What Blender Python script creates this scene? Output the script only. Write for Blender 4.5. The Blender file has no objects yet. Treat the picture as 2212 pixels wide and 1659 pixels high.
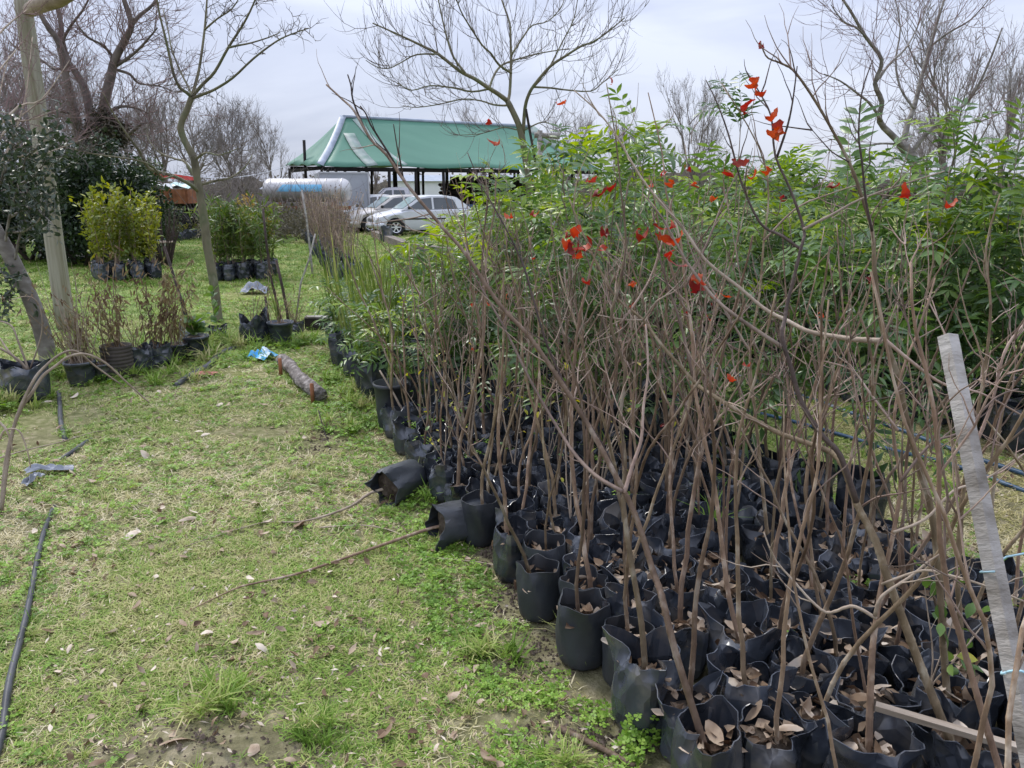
import bpy, math, random
import numpy as np
from mathutils import Vector, Matrix, Euler, noise as mnoise
R = math.radians
PI = math.pi
random.seed(7)
rng = np.random.default_rng(7)

# ------------------------------------------------------------------ camera, sky, sun, exposure
sc = bpy.context.scene
COL = sc.collection
CAMH, PITCH, FPX = 1.6, R(14.1), 1661.0
cam = bpy.data.cameras.new('camera')
cam.sensor_width = 36.0
cam.lens = 36.0 * FPX / 2212.0
cam.clip_start = 0.05
cam.clip_end = 2000
camo = bpy.data.objects.new('camera', cam)
COL.objects.link(camo)
camo.location = (0, 0, CAMH)
camo.rotation_euler = (R(90) - PITCH, 0, 0)
sc.camera = camo

w = bpy.data.worlds.new('World')
sc.world = w
w.use_nodes = True
nt = w.node_tree
nt.nodes.clear()
SUN_EL, SUN_AZ = R(48), R(-40)
def N(t, typ, **kw):
    n = t.nodes.new(typ)
    for k, v in kw.items():
        setattr(n, k, v)
    return n
wo = N(nt, 'ShaderNodeOutputWorld')
bg = N(nt, 'ShaderNodeBackground')
bg.inputs[1].default_value = 0.1
sky = N(nt, 'ShaderNodeTexSky', sky_type='NISHITA')
sky.sun_disc = False
sky.sun_elevation = SUN_EL
sky.sun_rotation = -SUN_AZ
tc = N(nt, 'ShaderNodeTexCoord')
mp = N(nt, 'ShaderNodeMapping')
mp.inputs['Scale'].default_value = (1.0, 1.0, 4.5)
mp.inputs['Rotation'].default_value = (0.12, 0.1, 0.4)
nz = N(nt, 'ShaderNodeTexNoise')
nz.inputs['Scale'].default_value = 1.7
nz.inputs['Detail'].default_value = 6
nz.inputs['Roughness'].default_value = 0.52
nz.inputs['Distortion'].default_value = 0.5
rmp = N(nt, 'ShaderNodeValToRGB')
rmp.color_ramp.elements[0].position = 0.36
rmp.color_ramp.elements[0].color = (0.41, 0.455, 0.61, 1)
rmp.color_ramp.elements[1].position = 0.62
rmp.color_ramp.elements[1].color = (0.67, 0.715, 0.86, 1)
sep = N(nt, 'ShaderNodeSeparateXYZ')
mx = N(nt, 'ShaderNodeMath', operation='MAXIMUM')
mx.inputs[1].default_value = 0.0
# overcast luminance law: the zenith of a cloud deck is about three times its horizon
ma = N(nt, 'ShaderNodeMath', operation='MULTIPLY_ADD')
ma.inputs[1].default_value = 10.4
ma.inputs[2].default_value = 5.0
vm = N(nt, 'ShaderNodeVectorMath', operation='SCALE')
mixs = N(nt, 'ShaderNodeMixRGB')
mixs.inputs[0].default_value = 0.93
L = nt.links.new
L(tc.outputs['Generated'], mp.inputs[0])
L(mp.outputs[0], nz.inputs['Vector'])
L(nz.outputs[0], rmp.inputs[0])
L(tc.outputs['Generated'], sep.inputs[0])
L(sep.outputs[2], mx.inputs[0])
L(mx.outputs[0], ma.inputs[0])
L(rmp.outputs[0], vm.inputs[0])
L(ma.outputs[0], vm.inputs['Scale'])
L(sky.outputs[0], mixs.inputs[1])
L(vm.outputs[0], mixs.inputs[2])
L(mixs.outputs[0], bg.inputs[0])
L(bg.outputs[0], wo.inputs[0])

sun = bpy.data.lights.new('sun', 'SUN')
sun.energy = 1.5
sun.angle = R(14)
sun.color = (1.0, 0.96, 0.9)
suno = bpy.data.objects.new('sun', sun)
COL.objects.link(suno)
sd = Vector((math.sin(SUN_AZ) * math.cos(SUN_EL), math.cos(SUN_AZ) * math.cos(SUN_EL), math.sin(SUN_EL)))
suno.rotation_euler = sd.to_track_quat('Z', 'Y').to_euler()

vs = sc.view_settings
vs.view_transform = 'Standard'
vs.look = 'None'
vs.gamma = 1.0
vs.exposure = 0.9
vs.use_curve_mapping = False
sc.cycles.max_bounces = 5
sc.cycles.diffuse_bounces = 2
sc.cycles.glossy_bounces = 2
sc.cycles.transmission_bounces = 4
sc.cycles.transparent_max_bounces = 4
sc.cycles.use_denoising = True
sc.cycles.use_adaptive_sampling = True
sc.cycles.adaptive_threshold = 0.02

ORD = 'zeroth first second third fourth fifth sixth seventh eighth ninth tenth eleventh twelfth thirteenth fourteenth fifteenth sixteenth seventeenth eighteenth nineteenth twentieth'.split()
def nth(i):
    i += 1
    if i <= 20:
        return ORD[i]
    return {2: 'twenty-', 3: 'thirty-', 4: 'forty-'}[i // 10] + ORD[i % 10] if i % 10 else {3: 'thirtieth', 4: 'fortieth'}[i // 10]
# ------------------------------------------------------------------ pixel helpers (photo seen 2212 px wide)
CT, ST = math.cos(PITCH), math.sin(PITCH)
def ray(x, y):
    u, v = x - 1106.0, 829.5 - y
    return Vector((u, FPX * CT + v * ST, v * CT - FPX * ST))
def G(x, y, z=0.0):
    d = ray(x, y)
    return Vector((0, 0, CAMH)) + d * ((z - CAMH) / d.z)
def P(x, y, Y):
    d = ray(x, y)
    return Vector((0, 0, CAMH)) + d * (Y / d.y)
def path(pts, Y0, Y1):
    n = len(pts)
    return [P(x, y, Y0 + (Y1 - Y0) * i / (n - 1)) for i, (x, y) in enumerate(pts)]
def BP(p, t, z=0.0):                     # nursery-bed coordinates: across the beds, along the beds
    return Vector((p * .93 - t * .37, p * .37 + t * .93, z))

# ------------------------------------------------------------------ materials
MATS = {}
def mat_base(name):
    m = bpy.data.materials.new(name)
    m.use_nodes = True
    t = m.node_tree
    t.nodes.clear()
    o = N(t, 'ShaderNodeOutputMaterial')
    b = N(t, 'ShaderNodeBsdfPrincipled')
    t.links.new(b.outputs[0], o.inputs[0])
    MATS[name] = m
    return m, t, b, o
def setramp(r, cols):
    e = r.color_ramp.elements
    while len(e) < len(cols):
        e.new(0.5)
    for i, (p, c) in enumerate(cols):
        e[i].position = p
        e[i].color = (*c, 1)
def surf(name, cols, scale=8, rough=.7, bump=.3, bscale=40, spec=.3, coord='Object', stretch=(1, 1, 1), vary=.25, metal=0, detail=5, bdist=.01, voro=0, huev=0):
    """noise-tinted surface; cols = [(pos, rgb), ...]; vary = brightness change from copy to copy"""
    m, t, b, o = mat_base(name)
    tc = N(t, 'ShaderNodeTexCoord')
    mp = N(t, 'ShaderNodeMapping')
    mp.inputs['Scale'].default_value = stretch
    oi = N(t, 'ShaderNodeObjectInfo')
    ad = N(t, 'ShaderNodeVectorMath', operation='ADD')
    t.links.new(tc.outputs[coord], mp.inputs[0])
    t.links.new(mp.outputs[0], ad.inputs[0])
    if coord == 'Object':
        ml = N(t, 'ShaderNodeMath', operation='MULTIPLY')
        ml.inputs[1].default_value = 37.0
        t.links.new(oi.outputs['Random'], ml.inputs[0])
        t.links.new(ml.outputs[0], ad.inputs[1])
    n = N(t, 'ShaderNodeTexNoise')
    n.inputs['Scale'].default_value = scale
    n.inputs['Detail'].default_value = detail
    t.links.new(ad.outputs[0], n.inputs['Vector'])
    r = N(t, 'ShaderNodeValToRGB')
    setramp(r, cols)
    t.links.new(n.outputs[0], r.inputs[0])
    hv = N(t, 'ShaderNodeHueSaturation')
    mr = N(t, 'ShaderNodeMapRange')
    mr.inputs['To Min'].default_value = 1 - vary
    mr.inputs['To Max'].default_value = 1 + vary
    t.links.new(oi.outputs['Random'], mr.inputs[0])
    t.links.new(mr.outputs[0], hv.inputs['Value'])
    if huev:
        mm = N(t, 'ShaderNodeMath', operation='MULTIPLY')
        mm.inputs[1].default_value = 17.7
        fr = N(t, 'ShaderNodeMath', operation='FRACT')
        m3 = N(t, 'ShaderNodeMapRange')
        m3.inputs['To Min'].default_value = .5 - huev
        m3.inputs['To Max'].default_value = .5 + huev
        t.links.new(oi.outputs['Random'], mm.inputs[0])
        t.links.new(mm.outputs[0], fr.inputs[0])
        t.links.new(fr.outputs[0], m3.inputs[0])
        t.links.new(m3.outputs[0], hv.inputs['Hue'])
    t.links.new(r.outputs[0], hv.inputs['Color'])
    t.links.new(hv.outputs[0], b.inputs['Base Color'])
    b.inputs['Roughness'].default_value = rough
    b.inputs['Specular IOR Level'].default_value = spec
    b.inputs['Metallic'].default_value = metal
    if bump:
        if voro:
            n2 = N(t, 'ShaderNodeTexVoronoi', feature='F1')
            n2.inputs['Randomness'].default_value = 1.0
        else:
            n2 = N(t, 'ShaderNodeTexNoise')
            n2.inputs['Detail'].default_value = 4
        n2.inputs['Scale'].default_value = bscale
        t.links.new(ad.outputs[0], n2.inputs['Vector'])
        bp = N(t, 'ShaderNodeBump')
        bp.inputs['Strength'].default_value = bump
        bp.inputs['Distance'].default_value = bdist
        t.links.new(n2.outputs[0], bp.inputs['Height'])
        t.links.new(bp.outputs[0], b.inputs['Normal'])
    return m
def leafmat(name, cols, rough=.4, trans=.35, spec=.4, posn=0, bright=1.0):
    """leaf: colour from the copy's random number and a fine noise; light passes through"""
    m, t, b, o = mat_base(name)
    oi = N(t, 'ShaderNodeObjectInfo')
    gm = N(t, 'ShaderNodeNewGeometry')
    n = N(t, 'ShaderNodeTexNoise')
    n.inputs['Scale'].default_value = 9 if not posn else posn
    n.inputs['Detail'].default_value = 3
    t.links.new(gm.outputs['Position'], n.inputs['Vector'])
    a = N(t, 'ShaderNodeMath', operation='ADD')
    h = N(t, 'ShaderNodeMath', operation='MULTIPLY_ADD')
    h.inputs[1].default_value = .5
    h.inputs[2].default_value = -.25
    t.links.new(oi.outputs['Random'], h.inputs[0])
    t.links.new(h.outputs[0], a.inputs[0])
    t.links.new(n.outputs[0], a.inputs[1])
    isl = N(t, 'ShaderNodeMath', operation='MULTIPLY_ADD')
    isl.inputs[1].default_value = .34
    isl.inputs[2].default_value = -.17
    t.links.new(gm.outputs['Random Per Island'], isl.inputs[0])
    a2 = N(t, 'ShaderNodeMath', operation='ADD')
    t.links.new(a.outputs[0], a2.inputs[0])
    t.links.new(isl.outputs[0], a2.inputs[1])
    r = N(t, 'ShaderNodeValToRGB')
    setramp(r, cols)
    t.links.new(a2.outputs[0], r.inputs[0])
    t.links.new(r.outputs[0], b.inputs['Base Color'])
    b.inputs['Roughness'].default_value = rough
    b.inputs['Specular IOR Level'].default_value = spec
    tr = N(t, 'ShaderNodeBsdfTranslucent')
    hs = N(t, 'ShaderNodeHueSaturation')
    hs.inputs['Hue'].default_value = .485
    hs.inputs['Saturation'].default_value = 1.15
    hs.inputs['Value'].default_value = 1.35
    t.links.new(r.outputs[0], hs.inputs['Color'])
    t.links.new(hs.outputs[0], tr.inputs[0])
    mxs = N(t, 'ShaderNodeMixShader')
    mxs.inputs[0].default_value = trans
    t.links.new(b.outputs[0], mxs.inputs[1])
    t.links.new(tr.outputs[0], mxs.inputs[2])
    t.links.new(mxs.outputs[0], o.inputs[0])
    return m

surf('bag', [(.3, (.022, .026, .034)), (.54, (.042, .049, .062)), (.70, (.13, .12, .108))], scale=7, rough=.27, bump=.6, bscale=13, spec=.8, vary=.35, bdist=.03, voro=1)
surf('bag_old', [(.3, (.025, .028, .033)), (.6, (.045, .05, .058)), (.85, (.09, .085, .08))], scale=5, rough=.45, bump=.35, bscale=18, spec=.5, vary=.25)
surf('soil', [(.3, (.05, .037, .027)), (.55, (.11, .085, .065)), (.8, (.2, .165, .13))], scale=22, rough=.95, bump=.9, bscale=60, spec=.1)
surf('bark_sapling', [(.3, (.13, .088, .055)), (.55, (.235, .165, .105)), (.68, (.4, .33, .25))], scale=26, rough=.7, bump=.45, bscale=110, stretch=(1, 1, .45), vary=.38, huev=.014)
surf('bark_upper', [(.3, (.15, .105, .08)), (.55, (.28, .205, .16)), (.8, (.44, .355, .29))], scale=9, rough=.65, bump=.25, bscale=90, vary=.45, huev=.01)
surf('bark_pale', [(.3, (.22, .17, .125)), (.6, (.36, .29, .22)), (.85, (.47, .41, .34))], scale=11, rough=.75, bump=.3, bscale=80, vary=.2)
surf('bark_dark', [(.3, (.035, .025, .021)), (.6, (.075, .052, .043)), (.85, (.13, .1, .085))], scale=10, rough=.7, bump=.3, bscale=90, vary=.2)
surf('bark_dark2', [(.3, (.06, .042, .036)), (.6, (.12, .088, .074)), (.85, (.2, .16, .14))], scale=20, rough=.7, bump=.3, bscale=90, vary=.2)
surf('bark_green_grey', [(.3, (.1, .09, .058)), (.5, (.19, .17, .11)), (.62, (.13, .14, .075)), (.8, (.3, .27, .21))], scale=5, rough=.85, bump=.5, bscale=35, vary=.08, stretch=(1, 1, .6))
surf('bark_grey', [(.3, (.12, .105, .09)), (.55, (.21, .19, .165)), (.78, (.36, .34, .31))], scale=7, rough=.85, bump=.5, bscale=30, vary=.05, stretch=(1, 1, 2))
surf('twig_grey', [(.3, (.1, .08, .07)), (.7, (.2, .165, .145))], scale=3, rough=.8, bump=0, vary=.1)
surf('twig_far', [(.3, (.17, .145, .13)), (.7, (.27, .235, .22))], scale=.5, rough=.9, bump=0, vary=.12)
surf('twig_purple', [(.3, (.16, .10, .095)), (.7, (.27, .185, .175))], scale=.6, rough=.9, bump=0, vary=.1)
surf('ivy_mass', [(.3, (.035, .033, .02)), (.7, (.1, .09, .055))], scale=3, rough=.9, bump=0)
surf('post_wood', [(.28, (.16, .15, .10)), (.45, (.34, .32, .25)), (.6, (.22, .2, .13)), (.75, (.45, .43, .36))], scale=5, rough=.85, bump=.5, bscale=16, stretch=(2.2, 2.2, .12), vary=.03)
surf('log_bark', [(.3, (.11, .095, .085)), (.55, (.25, .22, .2)), (.72, (.46, .42, .39))], scale=16, rough=.95, bump=1, bscale=34, stretch=(1.6, .7, 1.6), vary=.05, bdist=.04)
surf('grey_timber', [(.28, (.19, .17, .145)), (.5, (.34, .315, .285)), (.72, (.5, .475, .44))], scale=9, rough=.95, bump=.5, bscale=45, stretch=(.8, .8, 2.2), vary=.05, spec=.1)
surf('dark_timber', [(.3, (.02, .016, .014)), (.7, (.06, .05, .042))], scale=8, rough=.9, bump=.4, bscale=30, vary=.1)
surf('sleeper', [(.3, (.12, .1, .085)), (.7, (.27, .235, .2))], scale=6, rough=.9, bump=.5, bscale=20, stretch=(.3, 2, 2), vary=.1)
surf('pale_stick', [(.3, (.33, .26, .19)), (.7, (.52, .45, .36))], scale=8, rough=.85, bump=.4, bscale=30, stretch=(.2, 2, 2), vary=.05)
surf('hose_black', [(.3, (.03, .032, .036)), (.7, (.085, .088, .095))], scale=8, rough=.45, bump=.1, vary=.1)
surf('hose_blue', [(.3, (.02, .045, .085)), (.7, (.05, .1, .17))], scale=8, rough=.4, bump=.1, vary=.1)
surf('cord_blue', [(.3, (.3, .5, .58)), (.7, (.45, .65, .72))], scale=30, rough=.6, bump=.1)
surf('sheet_blue', [(.35, (.04, .3, .62)), (.52, (.1, .45, .8)), (.6, (.7, .8, .88))], scale=6, rough=.4, bump=.3, bscale=20, vary=0)
surf('scrap_pink', [(.3, (.42, .12, .1)), (.7, (.55, .2, .17))], scale=12, rough=.6, bump=.2)
surf('plastic_grey', [(.3, (.14, .15, .17)), (.7, (.3, .32, .36))], scale=12, rough=.5, bump=.3)
surf('plastic_white', [(.3, (.45, .47, .47)), (.7, (.68, .7, .7))], scale=7, rough=.45, bump=.1, vary=.05)
surf('bottle', [(.3, (.25, .36, .42)), (.7, (.4, .52, .58))], scale=9, rough=.25, bump=.1)
surf('plastic_mint', [(.3, (.45, .62, .58)), (.7, (.55, .72, .68))], scale=7, rough=.45, bump=.1)
surf('ribbed_pot', [(.3, (.05, .042, .036)), (.7, (.12, .1, .085))], scale=6, rough=.7, bump=.2)
surf('roof_green', [(.3, (.06, .17, .115)), (.55, (.08, .205, .14)), (.8, (.105, .24, .165))], scale=.35, rough=.5, bump=.12, bscale=6, vary=0, stretch=(.3, 1.6, 1))
surf('roof_patch', [(.3, (.16, .24, .2)), (.7, (.3, .34, .32))], scale=2.5, rough=.6, bump=.1, vary=.2)
surf('roof_grey', [(.3, (.25, .29, .35)), (.7, (.36, .4, .46))], scale=3, rough=.5, bump=.1, vary=.05)
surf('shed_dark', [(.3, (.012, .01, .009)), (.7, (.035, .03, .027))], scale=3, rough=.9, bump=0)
surf('tank_steel', [(.3, (.38, .37, .36)), (.7, (.56, .55, .54))], scale=2, rough=.42, bump=.05, metal=.35, vary=0)
surf('tank_blue', [(.3, (.13, .42, .66)), (.7, (.26, .56, .76))], scale=4, rough=.45, bump=0, vary=0)
surf('rust', [(.3, (.16, .065, .03)), (.55, (.3, .125, .06)), (.8, (.42, .24, .13))], scale=3, rough=.9, bump=.4, bscale=12, vary=.05)
surf('red_paint', [(.3, (.5, .045, .04)), (.7, (.62, .09, .08))], scale=5, rough=.5, bump=0)
surf('car_silver', [(.3, (.62, .63, .66)), (.7, (.66, .67, .7))], scale=2, rough=.28, bump=0, spec=.5, vary=0)
surf('car_white', [(.3, (.74, .75, .77)), (.7, (.78, .79, .8))], scale=2, rough=.25, bump=0, spec=.5, vary=0)
surf('car_beige', [(.3, (.62, .585, .54)), (.7, (.66, .62, .57))], scale=2, rough=.25, bump=0, spec=.5, vary=0)
surf('car_grey', [(.3, (.47, .46, .49)), (.7, (.5, .49, .52))], scale=2, rough=.28, bump=0, spec=.5, vary=0)
surf('car_glass', [(.3, (.05, .06, .065)), (.7, (.08, .09, .095))], scale=2, rough=.06, bump=0, spec=.8, vary=0)
surf('windscreen', [(.3, (.22, .28, .3)), (.7, (.3, .36, .38))], scale=2, rough=.08, bump=0, spec=.8, vary=0)
surf('rubber', [(.3, (.012, .012, .012)), (.7, (.03, .03, .03))], scale=12, rough=.8, bump=.1)
surf('trim_black', [(.3, (.015, .015, .016)), (.7, (.03, .03, .032))], scale=9, rough=.5, bump=0)
surf('alloy', [(.3, (.55, .56, .58)), (.7, (.66, .67, .69))], scale=9, rough=.3, bump=0, metal=.4)
surf('lamp_glass', [(.3, (.55, .57, .58)), (.7, (.7, .72, .73))], scale=9, rough=.12, bump=0, spec=.7)
surf('van_grey', [(.3, (.3, .32, .35)), (.7, (.38, .4, .43))], scale=1, rough=.5, bump=0, vary=0)
surf('far_ground', [(.3, (.15, .2, .07)), (.7, (.2, .25, .1))], scale=1, rough=.9, bump=0)
# dry leaves, foliage
leafmat('dry_leaf', [(.25, (.2, .135, .085)), (.5, (.44, .34, .245)), (.75, (.68, .59, .48))], rough=.75, trans=.15, spec=.2, posn=14)
leafmat('brown_leaf', [(.25, (.09, .055, .035)), (.5, (.2, .135, .085)), (.75, (.42, .33, .235))], rough=.8, trans=.1, spec=.15, posn=14)
leafmat('red_leaf', [(.3, (.16, .022, .014)), (.52, (.38, .055, .022)), (.78, (.52, .12, .035))], rough=.5, trans=.35, posn=20)
leafmat('yellow_leaf', [(.3, (.3, .33, .05)), (.6, (.52, .48, .06)), (.8, (.62, .55, .12))], rough=.5, trans=.35, posn=20)
leafmat('frond_dark', [(.25, (.04, .085, .026)), (.55, (.075, .145, .045)), (.8, (.15, .235, .085))], rough=.33, trans=.3, spec=.5)
leafmat('frond_mid', [(.25, (.06, .125, .028)), (.55, (.11, .2, .045)), (.8, (.19, .29, .075))], rough=.34, trans=.35, spec=.5)
leafmat('frond_lime', [(.25, (.12, .2, .025)), (.55, (.21, .32, .04)), (.8, (.33, .42, .06))], rough=.36, trans=.4, spec=.45)
leafmat('frond_grey', [(.25, (.1, .155, .1)), (.55, (.16, .225, .15)), (.8, (.25, .32, .23))], rough=.4, trans=.3, spec=.4)
leafmat('hedge_leaf', [(.25, (.012, .026, .010)), (.55, (.03, .055, .018)), (.8, (.075, .115, .035))], rough=.4, trans=.2, posn=1.6)
leafmat('shrub_lime', [(.25, (.1, .13, .02)), (.55, (.2, .24, .035)), (.8, (.36, .36, .05))], rough=.4, trans=.3, posn=1.8)
leafmat('shrub_narrow', [(.25, (.06, .11, .02)), (.55, (.12, .18, .035)), (.8, (.24, .27, .045))], rough=.4, trans=.3, posn=2.2)
leafmat('olive_leaf', [(.25, (.03, .05, .025)), (.55, (.06, .085, .045)), (.8, (.13, .16, .1))], rough=.35, trans=.2, spec=.5, posn=6)
leafmat('far_leaf', [(.25, (.07, .085, .04)), (.55, (.12, .135, .075)), (.8, (.19, .2, .13))], rough=.7, trans=.2, posn=.5)
leafmat('thicket_leaf', [(.25, (.075, .07, .045)), (.55, (.14, .13, .085)), (.8, (.24, .22, .15))], rough=.7, trans=.2, posn=.7)
leafmat('orange_leaf', [(.25, (.3, .17, .05)), (.55, (.4, .27, .08)), (.8, (.4, .36, .1))], rough=.6, trans=.3, posn=1.2)
leafmat('treeline_leaf', [(.25, (.14, .125, .105)), (.5, (.19, .18, .14)), (.75, (.27, .27, .18))], rough=.95, trans=.4, posn=.3, spec=.05)  # albedo lightened: distance haze is put into the leaf colours
leafmat('dead_brown', [(.2, (.12, .08, .05)), (.45, (.24, .175, .1)), (.62, (.26, .24, .1)), (.82, (.42, .35, .22))], rough=.8, trans=.2, posn=5)
leafmat('strap_leaf', [(.25, (.09, .15, .03)), (.55, (.17, .24, .05)), (.8, (.36, .38, .14))], rough=.45, trans=.3, posn=4)
leafmat('clover_leaf', [(.25, (.11, .21, .025)), (.55, (.2, .36, .045)), (.8, (.33, .48, .09))], rough=.5, trans=.35, posn=3)

def grassmat(name, green, dry, bias):
    """short turf: green and bleached patches follow the same slow noise as the ground below"""
    m, t, b, o = mat_base(name)
    gm = N(t, 'ShaderNodeNewGeometry')
    oi = N(t, 'ShaderNodeObjectInfo')
    n = N(t, 'ShaderNodeTexNoise')
    n.inputs['Scale'].default_value = .9
    n.inputs['Detail'].default_value = 4
    n.inputs['Roughness'].default_value = .6
    t.links.new(gm.outputs['Position'], n.inputs['Vector'])
    sp = N(t, 'ShaderNodeSeparateXYZ')
    t.links.new(gm.outputs['Position'], sp.inputs[0])
    far = N(t, 'ShaderNodeMapRange')
    far.inputs['From Min'].default_value = 6.0
    far.inputs['From Max'].default_value = 11.0
    far.inputs['To Min'].default_value = 0.0
    far.inputs['To Max'].default_value = -.2
    t.links.new(sp.outputs[1], far.inputs[0])
    a = N(t, 'ShaderNodeMath', operation='MULTIPLY_ADD')
    a.inputs[1].default_value = .55
    a.inputs[2].default_value = -.275 + bias
    t.links.new(oi.outputs['Random'], a.inputs[0])
    s = N(t, 'ShaderNodeMath', operation='ADD')
    t.links.new(n.outputs[0], s.inputs[0])
    t.links.new(a.outputs[0], s.inputs[1])
    s2 = N(t, 'ShaderNodeMath', operation='ADD')
    t.links.new(s.outputs[0], s2.inputs[0])
    t.links.new(far.outputs[0], s2.inputs[1])
    isl = N(t, 'ShaderNodeMath', operation='MULTIPLY_ADD')
    isl.inputs[1].default_value = .3
    isl.inputs[2].default_value = -.15
    t.links.new(gm.outputs['Random Per Island'], isl.inputs[0])
    s3 = N(t, 'ShaderNodeMath', operation='ADD')
    t.links.new(s2.outputs[0], s3.inputs[0])
    t.links.new(isl.outputs[0], s3.inputs[1])
    r = N(t, 'ShaderNodeValToRGB')
    setramp(r, [(.2, green[0]), (.42, green[1]), (.6, green[2]), (.78, dry)])
    t.links.new(s3.outputs[0], r.inputs[0])
    t.links.new(r.outputs[0], b.inputs['Base Color'])
    b.inputs['Roughness'].default_value = .55
    b.inputs['Specular IOR Level'].default_value = .25
    tr = N(t, 'ShaderNodeBsdfTranslucent')
    t.links.new(r.outputs[0], tr.inputs[0])
    mxs = N(t, 'ShaderNodeMixShader')
    mxs.inputs[0].default_value = .3
    t.links.new(b.outputs[0], mxs.inputs[1])
    t.links.new(tr.outputs[0], mxs.inputs[2])
    t.links.new(mxs.outputs[0], o.inputs[0])
grassmat('grass_green', [(.125, .225, .028), (.21, .335, .05), (.34, .42, .1)], (.5, .46, .22), 0)
grassmat('grass_straw', [(.3, .31, .09), (.5, .44, .2), (.62, .54, .31)], (.7, .63, .42), .06)

def groundmat():
    m, t, b, o = mat_base('ground')
    gm = N(t, 'ShaderNodeNewGeometry')
    def noise_(s, d=5, r=.6):
        n = N(t, 'ShaderNodeTexNoise')
        n.inputs['Scale'].default_value = s
        n.inputs['Detail'].default_value = d
        n.inputs['Roughness'].default_value = r
        t.links.new(gm.outputs['Position'], n.inputs['Vector'])
        return n
    slow, fine, grain = noise_(.9, 4), noise_(14, 6), noise_(90, 4)
    soil = N(t, 'ShaderNodeValToRGB')
    setramp(soil, [(.3, (.09, .068, .052)), (.5, (.17, .135, .1)), (.72, (.3, .25, .19))])
    t.links.new(fine.outputs[0], soil.inputs[0])
    turf = N(t, 'ShaderNodeValToRGB')
    setramp(turf, [(.3, (.11, .14, .036)), (.5, (.19, .215, .065)), (.7, (.33, .31, .15))])
    t.links.new(fine.outputs[0], turf.inputs[0])
    sp = N(t, 'ShaderNodeSeparateXYZ')
    t.links.new(gm.outputs['Position'], sp.inputs[0])
    mr = N(t, 'ShaderNodeMapRange')
    mr.inputs['From Min'].default_value = 3
    mr.inputs['From Max'].default_value = 10
    mr.inputs['To Min'].default_value = -.12
    mr.inputs['To Max'].default_value = .55
    t.links.new(sp.outputs[1], mr.inputs[0])
    ad = N(t, 'ShaderNodeMath', operation='ADD', use_clamp=True)
    t.links.new(slow.outputs[0], ad.inputs[0])
    t.links.new(mr.outputs[0], ad.inputs[1])
    mix = N(t, 'ShaderNodeMixRGB')
    t.links.new(ad.outputs[0], mix.inputs[0])
    t.links.new(soil.outputs[0], mix.inputs[1])
    t.links.new(turf.outputs[0], mix.inputs[2])
    t.links.new(mix.outputs[0], b.inputs['Base Color'])
    b.inputs['Roughness'].default_value = .95
    b.inputs['Specular IOR Level'].default_value = .1
    bp = N(t, 'ShaderNodeBump')
    bp.inputs['Strength'].default_value = .8
    bp.inputs['Distance'].default_value = .012
    t.links.new(grain.outputs[0], bp.inputs['Height'])
    t.links.new(bp.outputs[0], b.inputs['Normal'])
groundmat()

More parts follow.
